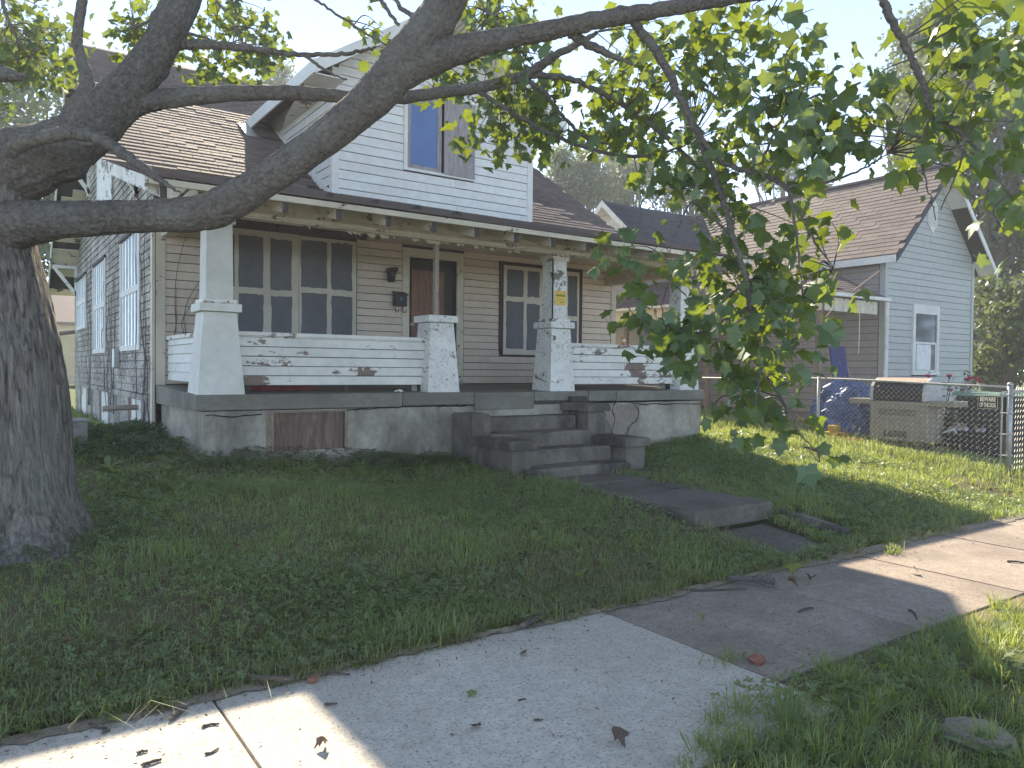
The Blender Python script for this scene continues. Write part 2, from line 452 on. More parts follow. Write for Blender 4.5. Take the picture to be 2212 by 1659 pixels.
# ================================================================== the ground
def gz(x, y):
    x = np.asarray(x, float); y = np.asarray(y, float)
    z = .17 * ss(3.80, 5.0, y) + .22 * np.clip((y - 4.6) / 4.1, 0, 1) + .12 * ss(8.7, 11, y)
    z = z + .17 * ss(4.4, 2.6, x) * ss(5.8, 8.9, y) * ss(14, 11, y) + .09 * ss(7.6, 9.6, x) * ss(5, 8.7, y)
    z = z + .07 * ss(4.2, 2.6, x) * ss(4.2, 6.5, y) * ss(8, 6.5, y)
    z = z + .05 * ss(2.45, 1.7, y) - .16 * ss(.95, .70, y)
    return z + .018 * np.sin(x * 2.1 + y * 1.3) * ss(4.3, 6, y) + .012 * np.sin(x * 5.3 - y * 3.7) * ss(4.1, 5, y)


def gz_sheet(x, y):
    z = gz(x, y)
    walk = (y > np.where(x < 3.36, 2.06, 2.45)) & (y < 3.80)
    z = np.where(walk, -.06, z)
    path = (x > 5.40) & (x < 6.66) & (y > 3.75) & (y < 7.6)
    z = np.where(path, np.minimum(z, np.where(y < 4.9, -.02, .20)), z)
    under = (x > 2.2) & (x < 9.7) & (y > 9.0) & (y < 21.0)
    z = np.where(y < .74, -.25, z)
    return np.where(under, .2, z) - .012


gx = np.unique(np.concatenate([[-400, -200, -100, -50, -25, -12, -6], np.arange(-4, 15, .18), [5.39, 5.41, 6.65, 6.67], np.arange(15, 30, 1.0), [35, 50, 80, 120, 200, 400]]))
gy = np.unique(np.concatenate([[-400, -200, -80, -30, -12, -5], np.arange(-3, 2.4, .2), [2.05, 2.07, 2.44, 2.46, 3.79, 3.81], np.arange(3.9, 12, .16), np.arange(12, 24, .6), [26, 30, 36, 45, 60, 90, 140, 220, 400]]))
GX, GY = np.meshgrid(gx, gy); GZ = gz_sheet(GX, GY)
_i = np.arange(len(gx) * len(gy)).reshape(len(gy), len(gx))
quad = np.stack([_i[:-1, :-1], _i[:-1, 1:], _i[1:, 1:], _i[1:, :-1]], -1).reshape(-1, 4)
tag(big('ground', np.stack([GX, GY, GZ], -1).reshape(-1, 3), quad, 'soil', smooth=True), kind='structure')

# street pavement: slabs with open joints
sw = MB().box((-12, 2.46, -.14), (22, 3.79, -.075)).build('sidewalk', 'walk_old'); tag(sw, kind='structure')
jx = [-8.4, -6.9, -5.4, -3.9, -2.1, -.6, .91, 3.385, 4.83, 6.3, 7.8, 9.3, 10.8, 12.3, 13.8, 15.3, 16.8]
for i in range(len(jx) - 1):
    new = jx[i] < 3.3
    t = [random.uniform(-.004, .004) for _ in range(4)]
    a, b = jx[i] + .006, jx[i + 1] - .006; y0, y1 = (2.08 if new else 2.45), 3.83
    if new: y1 += random.uniform(0, .03)
    MB().hexa([(a, y0, -.08), (b, y0, -.08), (b, y1, -.08), (a, y1, -.08)],
              [(a, y0, t[0]), (b, y0, t[1]), (b, y1, t[2]), (a, y1, t[3])]).build('slab', 'walk_new' if new else 'walk_old', sw, bevel=.008)

# unseen street and kerb in front; pale road added to bounce light
tag(MB().box((-200, -9.2, -.30), (200, .60, -.135)).build('road', concrete('worn_street_concrete', (.34, .32, .285), (.2, .19, .17), .5, .6, .4, (1, 1, 1), .3)), kind='structure')
tag(MB().box((-200, .605, -.30), (200, .745, .0)).build('kerb', 'walk_old', bevel=.02), kind='structure')
M['fringe'] = concrete('dusty_soil', (.33, .28, .215), (.18, .15, .11), .6, 6, .4, (1, 1, 1), .5)
# soil washed over the pavement along the lawn edge
ex = np.arange(-3, 12, .07); e1 = 3.80 - .02 * np.sin(ex * 2.3) - .06 * np.abs(np.sin(ex * 1.1 + .7)) * ss(3.3, 4.5, ex) + rng.normal(0, .014, len(ex))
tag(big('soil_fringe', np.concatenate([np.stack([ex, e1, np.full(len(ex), .0055)], 1), np.stack([ex, np.full(len(ex), 3.86), np.full(len(ex), .017)], 1)]),
        np.array([(i, i + 1, len(ex) + i + 1, len(ex) + i) for i in range(len(ex) - 1)]), 'fringe'), kind='structure')

# front path: raised flags down to a step, then a lower flag
fp = MB().box((5.50, 3.9, -.10), (6.56, 4.8, -.03)).build('front_path', 'path'); tag(fp, kind='structure')
for (y0, y1, za, zb, tilt) in ((4.87, 5.98, .262, .275, .01), (5.99, 6.66, .278, .292, -.006), (6.67, 7.42, .290, .302, .004)):
    MB().rough((5.45, y0, za - .15), (6.62, y1, (za + zb) / 2 + tilt), .009).build('flagstone', 'path', fp)
MB().hexa([(5.48, 3.92, -.05), (6.28, 3.88, -.05), (6.40, 4.84, -.05), (5.48, 4.84, -.05)],
          [(5.48, 3.92, .03), (6.28, 3.88, .035), (6.40, 4.84, .085), (5.48, 4.84, .075)]).build('flagstone', 'path', fp, bevel=.012)
tag(MB().extrude([(6.68, 4.95, .02), (6.66, 4.15, .0), (6.68, 4.10, .115), (6.70, 4.50, .165), (6.70, 4.95, .19)], (.09, .02, 0)).build('recess_lip', 'steps', bevel=.008),  # dark piece stands in for the shade of a recess
    'dark concrete lip standing in for the shaded recess beside the front path', 'kerb')

# ================================================================== the boarded-up house
WX0, WX1, YW, YF = 1.90, 10.05, 11.05, 8.72
house = thing('house', 'boarded-up white bungalow with peeling paint, deep porch and front dormer', 'house', (6.0, 11.0, .5))
Z0 = .2
SF, SB = 1.28, 1.34        # porch floor height, front and back


def floor_z(y): return SF + (SB - SF) * (y - YF) / (YW - YF)


# --- foundation of the porch and floor slab
fd = MB()
fd.box((1.97, 8.75, Z0), (2.73, 8.95, 1.10)).box((3.62, 8.75, Z0), (9.90, 8.95, 1.10)).box((2.73, 8.75, 1.07), (3.62, 8.95, 1.10))
fd.box((2.73, 8.75, Z0), (3.62, 8.95, .62)).box((1.97, 8.95, Z0), (2.17, 11.05, 1.10)).box((9.70, 8.95, Z0), (9.90, 11.05, 1.10))
fnd = fd.build('foundation', 'concrete', house)
MB().box((2.75, 8.785, .60), (3.60, 8.80, 1.065)).build('crawlspace_hatch', 'ply_red', house)
hf = MB().box((2.66, 8.742, .60), (2.745, 8.76, 1.09)).box((3.605, 8.742, .60), (3.64, 8.76, 1.07)).box((2.745, 8.742, 1.066), (3.605, 8.757, 1.09))
hf.build('hatch_frame', 'raw_wood', house)
# slab lip cast in several lengths with cracks between
for (a, b, d, zt) in ((1.90, 4.36, .17, 0), (4.366, 5.42, .16, .003), (5.43, 6.42, .235, -.004), (6.43, 7.42, .13, .0), (7.43, 7.98, .15, .003), (7.985, 9.96, .155, -.002)):
    MB().hexa([(a, YF, SF - d), (b, YF, SF - d), (b, 9.25, SF - d), (a, 9.25, SF - d)],
              [(a, YF, SF + zt), (b, YF, SF + zt), (b, 9.25, floor_z(9.25)), (a, 9.25, floor_z(9.25))]).build('porch_slab', 'slab', house, bevel=.01)
MB().hexa([(1.90, 9.255, 1.1), (9.96, 9.255, 1.1), (9.96, YW, 1.1), (1.90, YW, 1.1)],
          [(1.90, 9.255, floor_z(9.255)), (9.96, 9.255, floor_z(9.255)), (9.96, YW, SB), (1.90, YW, SB)]).build('porch_floor', 'slab', house)
# rubble showing under the broken lip and a scar in the render coat
MB().box((6.40, 8.735, 1.10), (7.42, 8.80, 1.152)).build('rubble_course', 'dark_wood', house)
MB().extrude([(7.72, 8.742, 1.06), (7.88, 8.742, 1.09), (8.02, 8.742, 1.07), (8.38, 8.742, 1.05), (8.46, 8.742, .98), (8.44, 8.742, .82), (8.34, 8.742, .86), (8.20, 8.742, .62), (7.96, 8.742, .60), (7.84, 8.742, .80), (7.74, 8.742, .88)],
             (0, .012, 0)).build('bare_patch', 'walk_old', house)
for pts in ([(3.62, 1.08), (3.8, 1.095), (4.2, 1.10), (4.55, 1.13), (4.9, 1.105), (5.3, 1.108)], [(7.98, 1.12), (8.3, 1.10), (8.7, 1.07), (9.3, 1.06), (9.9, 1.045)], [(7.98, 1.12), (7.92, 1.0), (7.97, .85), (7.93, .7), (7.9, .5)],
            [(8.38, 1.05), (8.47, .97), (8.44, .82), (8.3, .75), (8.22, .6)], [(2.0, 1.06), (2.3, 1.04), (2.6, 1.06)]):
    P = smooth_path([(x + random.uniform(-.01, .01), 8.741, z) for x, z in pts], 5); P[:, 2] += rng.normal(0, .006, len(P))
    MB().tube(P, [random.uniform(.004, .010) for _ in P], 4).build('crack', 'dark', house)

# --- steps and cheek walls
for i, (yn, zt) in enumerate(((7.25, .41), (7.63, .592), (8.01, .776), (8.38, .957))):
    nx = 7.63 + .38 * i if i < 3 else 8.72
    sg = random.uniform(-.012, .012)
    MB().rough((5.24, yn, .1), (6.90, nx + .06, zt)).build('step', 'steps', house)
for (x0, x1, y0, y1, zb, zt, ov) in ((5.10, 5.39, 7.36, 8.25, .1, .645, .045), (5.08, 5.37, 8.22, 8.72, .1, 1.02, .0),
                                     (6.93, 7.27, 7.38, 8.2, .1, .60, .06), (6.93, 7.26, 8.14, 8.72, .1, 1.02, .045)):
    MB().rough((x0, y0, zb), (x1, y1, zt)).build('cheek_wall', 'steps', house)
    if ov: MB().rough((x0 - ov, y0 - ov, zt + .002), (x1 + ov, y1 - (.0 if zt > .8 else .03), zt + .105)).build('coping', 'steps', house)
MB().box((7.02, 8.60, 1.13), (7.30, 8.72, 1.21)).build('loose_brick', 'steps', house, bevel=.01)


# --- piers
def pier(cx, base, top, colw, mat, full=True, vine=False):
    yb = 8.80; d = base / 2; cy = yb + base / 2; z0 = floor_z(yb) - .02; t = top / 2
    p = MB().hexa([(cx - d, cy - d, z0), (cx + d, cy - d, z0), (cx + d, cy + d, z0), (cx - d, cy + d, z0)],
                  [(cx - t, cy - t, 2.20), (cx + t, cy - t, 2.20), (cx + t, cy + t, 2.20), (cx - t, cy + t, 2.20)]).build('pier', mat, house, bevel=.006)
    c = t + .045
    MB().box((cx - c, cy - c, 2.205), (cx + c, cy + c, 2.295)).build('pier_cap', mat, p, bevel=.006)
    if full:
        m = colw / 2
        MB().box((cx - m - .035, cy - m - .035, 2.297), (cx + m + .035, cy + m + .035, 2.345)).build('column_moulding', 'white', p, bevel=.008)
        n = m * .93
        MB().hexa([(cx - m, cy - m, 2.346), (cx + m, cy - m, 2.346), (cx + m, cy + m, 2.346), (cx - m, cy + m, 2.346)],
                  [(cx - n, cy - n, 3.22), (cx + n, cy - n, 3.22), (cx + n, cy + n, 3.22), (cx - n, cy + n, 3.22)]).build('column', mat, p, bevel=.005)
        MB().box((cx - n - .03, cy - n - .03, 3.19), (cx + n + .03, cy + n + .03, 3.283)).build('column_capital', 'cream', p, bevel=.008)
        if vine: MB().box((cx - m - .003, cy - m - .004, 2.35), (cx - m + .012, cy - m + .012, 3.19)).build('corner_crack', 'dark', p)
    return p, cy


pier(2.185, .51, .36, .30, 'pier')
pier(5.005, .48, .35, 0, 'pier_vine', False)
pr3, cy3 = pier(6.995, .46, .35, .275, 'pier_vine', True, True)
pier(9.68, .46, .35, .275, 'pier_vine')
MB().box((4.975, 9.02, 2.296), (5.035, 9.08, 3.30)).build('prop_post', 'rust', house)
for s_, x_, z_ in (('1', 6.90, 2.90), ('7', 6.945, 2.84), ('0', 6.99, 2.775)):
    text(s_, .085, 'black_metal', pr3, Matrix.Translation((x_ - .01, cy3 - .1385, z_)) @ Matrix.Rotation(math.pi / 2, 4, 'X'), 'house_number')


# --- knee walls between the piers
def knee(x0, x1, axis='x', fixed=9.0):
    if axis == 'x':
        w_ = MB().box((x0, fixed + .004, 1.372), (x1, fixed + .09, 1.93)).build('knee_wall', 'dark_wood', house)
        clapboards(w_, (x0, fixed, 0), (1, 0, 0), (0, -1, 0), 1.372, 1.935, .113, lambda z: 0, lambda z: x1 - x0, [], 'white')
        MB().box((x0, fixed - .025, 1.936), (x1, fixed + .11, 1.952)).box((x0, fixed - .045, 1.9525), (x1, fixed + .13, 1.998)).build('rail_cap', 'white', w_, bevel=.004)
    else:
        w_ = MB().box((fixed + .004, x0, 1.40), (fixed + .09, x1, 1.93)).build('knee_wall', 'white_clean', house)
        clapboards(w_, (fixed, x1, 0), (0, -1, 0), (-1, 0, 0), 1.40, 1.935, .113, lambda z: 0, lambda z: x1 - x0, [], 'white_clean')
        MB().box((fixed - .045, x0, 1.937), (fixed + .13, x1, 1.985)).build('rail_cap', 'white', w_, bevel=.004)


knee(2.33, 4.86); knee(7.13, 9.56); knee(9.2, 11.0, 'y', 2.06)
MB().box((9.84, 9.2, 1.40), (9.92, 11.0, 1.95)).build('knee_wall', 'white_clean', house)
for xx in (2.5, 3.7, 4.75, 7.3, 9.4): MB().box((xx, 9.02, 1.27), (xx + .05, 9.08, 1.372)).build('rail_foot', 'dark_wood', house)

# --- front wall
op_door = (5.63, 6.51, SB, 3.37); op_w1 = (2.55, 4.735, 1.95, 3.535); op_w2 = (7.36, 9.18, 1.87, 3.45)
fw = MB().box((WX0, YW + .02, 1.15), (5.63, YW + .14, 4.2)).box((6.51, YW + .02, 1.15), (WX1, YW + .14, 4.2)).box((5.63, YW + .02, 3.37), (6.51, YW + .14, 4.2)).build('front_wall', 'dark_wood', house)
gaps = [(a - WX0, b - WX0, c, d) for a, b, c, d in ((5.50, 6.65, SB, 3.49), op_w1, op_w2)]
clapboards(fw, (WX0, YW + .02, 0), (1, 0, 0), (0, -1, 0), SB + .005, 3.56, .1165, lambda z: .12, lambda z: WX1 - WX0 - .12, gaps, 'beige')
for (a, b) in ((WX0 - .004, WX0 + .115), (WX1 - .115, WX1 + .004)):
    MB().box((a, YW - .012, SB), (b, YW + .02, 3.6)).build('corner_board', 'cream', fw)
MB().box((4.9, YW - .004, 3.565), (9.95, YW + .018, 3.66)).build('frieze_board', 'beige', fw)

# --- door
dr = thing('x', None, None); bpy.data.objects.remove(dr)
door = MB().box((5.66, YW + .10, SB + .01), (6.48, YW + .135, 3.35)).build('door', 'dark_wood', house)
MB().box((5.70, YW + .06, SB + .03), (6.30, YW + .098, 3.19)).build('plywood_sheet', 'ply_brown', door)
tr = MB().box((5.505, YW - .01, SB), (5.628, YW + .03, 3.374)).box((6.512, YW - .01, SB), (6.635, YW + .03, 3.374)).box((5.505, YW - .012, 3.376), (6.635, YW + .03, 3.475)).box((5.485, YW - .03, 3.476), (6.66, YW + .03, 3.512))
tr.build('door_trim', 'cream', door)
MB().tube([(5.69, YW + .08, 2.30), (5.69, YW + .02, 2.30), (5.69, YW + .01, 2.30)], [.02, .035, .03], 10).build('door_knob', 'metal', door, True)
MB().box((5.5, 10.9, SB - .02), (6.64, YW + .1, SB + .025)).build('threshold', 'slab', door)


# --- boarded windows: painted boards with mock panes
def wob(x0, x1, z0, z1, y, n=6, a=.0045):
    p = []
    for (xa, za, xb, zb) in ((x0, z0, x1, z0), (x1, z0, x1, z1), (x1, z1, x0, z1), (x0, z1, x0, z0)):
        for t in np.linspace(0, 1, n, endpoint=False):
            p.append((xa + (xb - xa) * t + random.gauss(0, a), y, za + (zb - za) * t + random.gauss(0, a)))
    return p


def boarded(frame, boards, panes, y=YW - .012):
    b0 = frame
    wnd = MB().box((b0[0], YW - .004, b0[2]), (b0[1], YW + .018, b0[3])).build('window', 'dark', house)
    for (a, b, c, d) in boards:
        bd = MB().box((a, y - .014, c), (b, y + .006, d)).build('board', 'board_paint', wnd)
    for (a, b, c, d) in panes:
        MB().extrude(wob(a, b, c, d, y - .0165), (0, .0022, 0)).build('painted_pane', 'pane_paint', wnd)
    return wnd


w1 = boarded(op_w1, ((2.58, 3.815, 1.96, 3.525), (3.822, 4.715, 1.96, 3.515)),
             ((2.62, 2.90, 2.71, 3.44), (2.62, 2.90, 2.05, 2.63), (2.96, 3.30, 2.71, 3.44), (2.96, 3.305, 2.05, 2.62), (3.40, 3.71, 2.70, 3.43), (3.42, 3.715, 2.05, 2.615),
              (3.85, 4.245, 2.77, 3.46), (3.86, 4.245, 2.05, 2.69), (4.31, 4.645, 2.765, 3.47), (4.32, 4.65, 2.05, 2.67)))
w2 = boarded(op_w2, ((7.435, 8.255, 1.85, 3.40), (8.275, 9.125, 1.90, 3.40)),
             ((7.50, 7.85, 2.865, 3.335), (7.94, 8.205, 2.88, 3.335), (7.49, 7.86, 1.955, 2.78), (7.93, 8.21, 1.94, 2.755),
              (8.35, 8.70, 2.60, 3.32), (8.86, 9.075, 2.585, 3.325), (8.35, 8.70, 1.98, 2.52), (8.86, 9.075, 1.98, 2.50)))
MB().box((7.35, YW - .03, 3.402), (9.2, YW + .01, 3.46)).box((7.352, YW - .025, 1.93), (7.43, YW + .01, 3.40)).box((9.128, YW - .025, 1.93), (9.2, YW + .01, 3.40)).build('old_casing', 'red_trim', w2)
# porch light
pl = MB().tube([(5.27, YW - .01, 3.11), (5.27, YW - .07, 3.12)], [.05, .05], 10).tube([(5.27, YW - .09, 3.13), (5.27, YW - .09, 3.05), (5.27, YW - .09, 2.94)], [.075, .07, .055], 12).build('porch_light', 'black_metal', house, True)
MB().hexa([(5.20, YW - .17, 3.10), (5.34, YW - .17, 3.10), (5.34, YW - .01, 3.10), (5.20, YW - .01, 3.10)], [(5.23, YW - .14, 3.16), (5.37, YW - .14, 3.175), (5.37, YW - .01, 3.18), (5.23, YW - .01, 3.16)]).build('light_hood', 'black_metal', pl)

# --- left gable wall
XL = 1.88
RB, RT, RE = (11.3, 4.26), (16.3, 7.50), (21.8, 3.35)      # break, ridge, rear eave (y, z)


def roof_z(y):
    if y < RB[0]: return 3.44 + .82 * (y - 8.2) / 3.1
    if y < RT[0]: return RB[1] + (RT[1] - RB[1]) * (y - RB[0]) / (RT[0] - RB[0])
    return RT[1] + (RE[1] - RT[1]) * (y - RT[0]) / (RE[0] - RT[0])


def y_front(z): return RB[0] + (z - RB[1]) / ((RT[1] - RB[1]) / (RT[0] - RB[0]))


def y_rear(z): return RT[0] + (RT[1] - z) / ((RT[1] - RE[1]) / (RE[0] - RT[0]))


YE = 21.5
poly = [(XL + .01, YW, 1.19), (XL + .01, YE, 1.19), (XL + .01, YE, roof_z(YE) - .12), (XL + .01, 16.3, 7.36), (XL + .01, 11.3, 4.12), (XL + .01, YW, 4.06)]
M['vine_wall'] = None
k = NT('vine_scarred_white_paint'); p = k.pos((1, 1, 1)); st = k.pos((9, 6, 3.4)); dg = k.noise(st, 4.2, 4, .7, 1.8); pa = k.noise(k.pos((1, 1, 1), False), 1.5, 4)
m_ = k.math('MULTIPLY', k.ramp(dg, .435, .49), k.ramp(pa, .30, .55, .35, 1.0))
c_ = k.mix(k.ramp(k.noise(p, 12, 6), .3, .7), (.62, .57, .49), (.80, .75, .66))
M['vine_wall'] = k.out(k.mix(m_, c_, k.mix(k.noise(p, 20, 4), (.045, .035, .035), (.14, .11, .10))), .85, m_, .4, .006)
lw = MB().extrude(poly[::-1], (.1, 0, 0)).build('side_wall', 'dark_wood', house)
wins = ((12.1, 13.85, 1.90, 3.56), (15.8, 17.55, 1.90, 3.55), (19.0, 20.9, 2.48, 3.55))
att = (14.9, 16.95, 4.35, 5.75)
lg = [(YE - b, YE - a, c, d) for a, b, c, d in wins + (att,)]
clapboards(lw, (XL + .01, YE, 0), (0, -1, 0), (-1, 0, 0), 1.19, 7.3, .1165,
           lambda z: YE - min(YE - .02, y_rear(z + .15)), lambda z: YE - max(YW + .02, y_front(z + .12) if z > 4.0 else YW + .02), lg, 'vine_wall', seg=3.6)
for (a, b, c, d) in wins:
    wn_ = MB().box((XL - .012, a, c), (XL + .008, b, d)).build('window', 'film', house)
    fr = MB().box((XL - .035, a - .05, c - .08), (XL - .0125, b + .05, c)).box((XL - .035, a - .05, c + .002), (XL - .0125, a + .04, d)).box((XL - .035, b - .04, c + .002), (XL - .0125, b + .05, d))
    fr.box((XL - .03, a + .042, (c + d) / 2 - .05), (XL - .0125, b - .042, (c + d) / 2 + .04)).build('window_frame', 'white_clean', wn_)
    n = 6
    for i in range(1, n):
        yy = a + (b - a) * i / n
        MB().box((XL - .028, yy - .018, c + .003), (XL - .0127, yy + .018, (c + d) / 2 - .052)).box((XL - .028, yy - .018, (c + d) / 2 + .042), (XL - .0127, yy + .018, d - .002)).build('batten', 'white_clean' if i % 2 else 'film', wn_)
    MB().box((XL - .05, a - .07, d), (XL + .005, b + .07, d + .05)).build('drip_cap', 'dark_wood', wn_)
aw = MB().box((XL - .012, att[0], att[2]), (XL + .008, att[1], att[3])).build('window', 'dark_wood', house)
MB().box((XL - .03, att[1] - .1, att[2]), (XL - .0125, att[1], att[3])).box((XL - .03, att[0], att[2]), (XL - .0125, att[0] + .1, att[3])).box((XL - .025, att[0] + .102, att[2] + .01), (XL - .013, att[1] - .102, att[3] - .05)).build('window_frame', 'white', aw)
MB().box((XL - .03, YW - .012, .62), (XL + .005, YW + .12, 3.75)).build('corner_board', 'cream', lw)
MB().box((XL - .028, YW + .13, 1.10), (XL - .002, YE, 1.188)).build('skirt_board', 'vine_wall', lw)
# crawlspace panels and posts under the side wall
y = YW + .2; i = 0
while y < YE - .3:
    L = (.55, .28, .9, .3, 1.1, .4)[i % 6]; mt = ('vine_wall', 'dark_wood', 'white', 'ply_red', 'vine_wall', 'concrete')[i % 6]
    MB().box((XL + (.0 if mt != 'dark_wood' else .03), y, .35), (XL + .06, y + L - .02, 1.098)).build('crawlspace_panel', mt, house)
    y += L; i += 1
MB().tube([(1.95, 12.35, .98), (1.68, 12.35, .98), (1.42, 12.32, .97)], .04, 10).build('drain_pipe', 'rust', house, True)
MB().box((XL - .10, 14.05, 1.55), (XL - .01, 14.25, 1.86)).build('meter_box', 'metal', house, bevel=.01)
# other walls close the shell
MB().box((WX1 - .1, YW + .141, .3), (WX1, YE, 4.0)).build('side_wall', 'beige', house)
MB().box((WX0 + .1, YE - .1, .3), (WX1 - .1, YE, 3.6)).build('rear_wall', 'beige', house)
MB().extrude([(WX1 - .1, 11.2, 4.0), (WX1 - .1, 16.3, 7.3), (WX1 - .1, 21.2, 3.6)], (.09, 0, 0)).build('gable_wall', 'beige', house)

# --- porch beam, end beams, ceiling, infill
MB().box((1.95, 8.90, 3.285), (9.95, 9.06, 3.57)).build('porch_beam', 'cream', house, bevel=.005)
MB().box((2.02, 8.86, 3.30), (9.90, 8.899, 3.345)).build('beam_moulding', 'cream', house)
MB().box((1.96, 9.062, 3.30), (2.10, YW - .012, 3.60)).build('end_beam', 'cream', house)
MB().box((9.78, 9.062, 3.20), (9.92, YW - .012, 3.60)).build('end_beam', 'beige', house)
for x_ in (1.955, 9.86):
    MB().extrude([(x_, 9.0, 3.64), (x_, YW, 3.64), (x_, YW, 4.10), (x_, 9.0, 3.63 + .04)], (.06, 0, 0)).build('porch_gable_infill', 'cream', house)
cpoly = [(9.8, 9.07), (9.8, 11.03), (5.05, 11.03), (4.95, 10.6), (5.35, 10.1), (5.2, 9.6), (5.6, 9.3), (5.45, 9.07)]
MB().extrude([(x, y_, 3.565) for x, y_ in cpoly], (0, 0, .012)).build('porch_ceiling', 'beige', house)
for x_ in np.arange(2.3, 5.4, .61): MB().box((x_, 9.062, 3.60), (x_ + .05, 11.04, 3.74)).build('ceiling_joist', 'dark_wood', house)
for i in range(26):     # hanging paint curls along the beam
    x_ = random.uniform(3.2, 6.3); L = random.uniform(.03, .12)
    MB().add([(x_, 8.98, 3.284), (x_ + L, 8.98, 3.284), (x_ + L * .8, 8.95, 3.284 - random.uniform(.02, .06)), (x_ + L * .1, 8.96, 3.284 - random.uniform(.01, .05))], [(0, 1, 2, 3)]).build('paint_flake', 'cream', house)

# --- roof: porch slope, main slopes
XR0, XR1 = 1.34, 10.42
rf = MB()
for (ya, za), (yb, zb) in (((8.2, 3.44), RB), (RB, RT), (RT, RE)):
    rf.hexa([(XR0, ya, za - .05), (XR1, ya, za - .05), (XR1, yb, zb - .05), (XR0, yb, zb - .05)], [(XR0, ya, za), (XR1, ya, za), (XR1, yb, zb), (XR0, yb, zb)])
roof = rf.build('roof', 'dark_wood', house)


def in_dormer(x, y): return 4.3 < x < 7.9 and y > 11.0 and roof_z(y) < 7.25 - .65 * abs(x - 6.03) - .02 or (3.9 < x < 8.15 and y > 13.9 and roof_z(y) < 7.2 - .65 * abs(x - 6.03))


sp = np.array([0, 3.1, .82]); lp = np.linalg.norm(sp); sp /= lp
sm_ = np.array([0, 5.0, 3.24]); lm = np.linalg.norm(sm_); sm_ /= lm
shingles(roof, (XR0, 8.2 - .02, 3.443), (1, 0, 0), sp, XR1 - XR0, lp + .02, .135, lambda u, v: not in_dormer(XR0 + u, 8.2 + v * sp[1]), 'shingle', 190)
shingles(roof, (XR0, RB[0], RB[1] + .006), (1, 0, 0), sm_, XR1 - XR0, lm, .14, lambda u, v: not in_dormer(XR0 + u, RB[0] + v * sm_[1]), 'shingle', 110)
MB().extrude([(XR0, 16.10, roof_z(16.10) + .010), (XR0, 16.3, 7.502), (XR0, 16.50, roof_z(16.50) + .008), (XR0, 16.50, roof_z(16.50) + .016), (XR0, 16.3, 7.516), (XR0, 16.10, roof_z(16.10) + .018)], (XR1 - XR0, 0, 0)).build('ridge_cap', 'shingle', roof)
MB().hexa([(XR0, 8.185, 3.372), (XR1, 8.185, 3.372), (XR1, 8.215, 3.372), (XR0, 8.215, 3.372)], [(XR0, 8.185, 3.434), (XR1, 8.185, 3.434), (XR1, 8.215, 3.438), (XR0, 8.215, 3.438)]).build('fascia', 'cream', roof)
for j, x_ in enumerate(np.arange(1.45, 10.4, .608)):
    x_ = 2.065 + (j - 1) * .608
    if x_ > 10.3: break
    MB().extrude([(x_, 8.235, 3.255), (x_, 8.90, 3.43), (x_, 8.90, 3.565), (x_, 8.235, 3.385)], (.045, 0, 0)).build('rafter_tail', 'cream', roof)
    MB().extrude([(x_ - .006, 8.222, 3.25), (x_ - .006, 8.234, 3.25), (x_ - .006, 8.234, 3.37), (x_ - .006, 8.222, 3.37)], (.062, 0, 0)).build('rafter_end', 'dark_wood', roof)
# barge boards, soffit planks and knee braces of the left gable
for (ya, za), (yb, zb) in (((8.2, 3.44), RB), (RB, RT), (RT, RE)):
    MB().extrude([(XR0 - .03, ya, za - .14), (XR0 - .03, yb, zb - .14), (XR0 - .03, yb, zb + .005), (XR0 - .03, ya, za + .005)], (.028, 0, 0)).build('barge_board', 'white', roof)
    MB().extrude([(XR1 + .002, ya, za - .14), (XR1 + .002, yb, zb - .14), (XR1 + .002, yb, zb + .005), (XR1 + .002, ya, za + .005)], (.028, 0, 0)).build('barge_board', 'white', roof)
n = 30
for i in range(n):
    a = RT[0] + (RE[0] - RT[0]) * i / n; b = RT[0] + (RE[0] - RT[0]) * (i + .93) / n
    if random.random() < .22: continue
    x0 = XR0 + .01 + (random.uniform(.05, .3) if random.random() < .45 else 0)
    MB().hexa([(x0, a, roof_z(a) - .075), (XL, a, roof_z(a) - .075), (XL, b, roof_z(b) - .075), (x0, b, roof_z(b) - .075)],
              [(x0, a, roof_z(a) - .055), (XL, a, roof_z(a) - .055), (XL, b, roof_z(b) - .055), (x0, b, roof_z(b) - .055)]).build('soffit_board', 'cream', roof)
for y_ in (12.3, 14.2, 18.3, 20.9):
    zt = roof_z(y_) - .2
    MB().beam((XL, y_, zt - .62), (XR0 + .06, y_, zt + .04), .07, .07, (0, 1, 0)).beam((XL - .03, y_, zt - .68), (XL - .03, y_, zt + .1), .07, .07, (0, 1, 0)).beam((XL, y_, zt + .06), (XR0 + .02, y_, zt + .06), .07, .08, (0, 1, 0)).build('knee_brace', 'white', roof)

# --- dormer
DX0, DX1, DY, DXC = 4.27, 7.92, 10.90, 6.06
AP, EV, EL, ER = 7.32, 5.87, 3.82, 8.24


def dz(x): return AP - (AP - EV) / (DXC - EL) * abs(x - DXC)


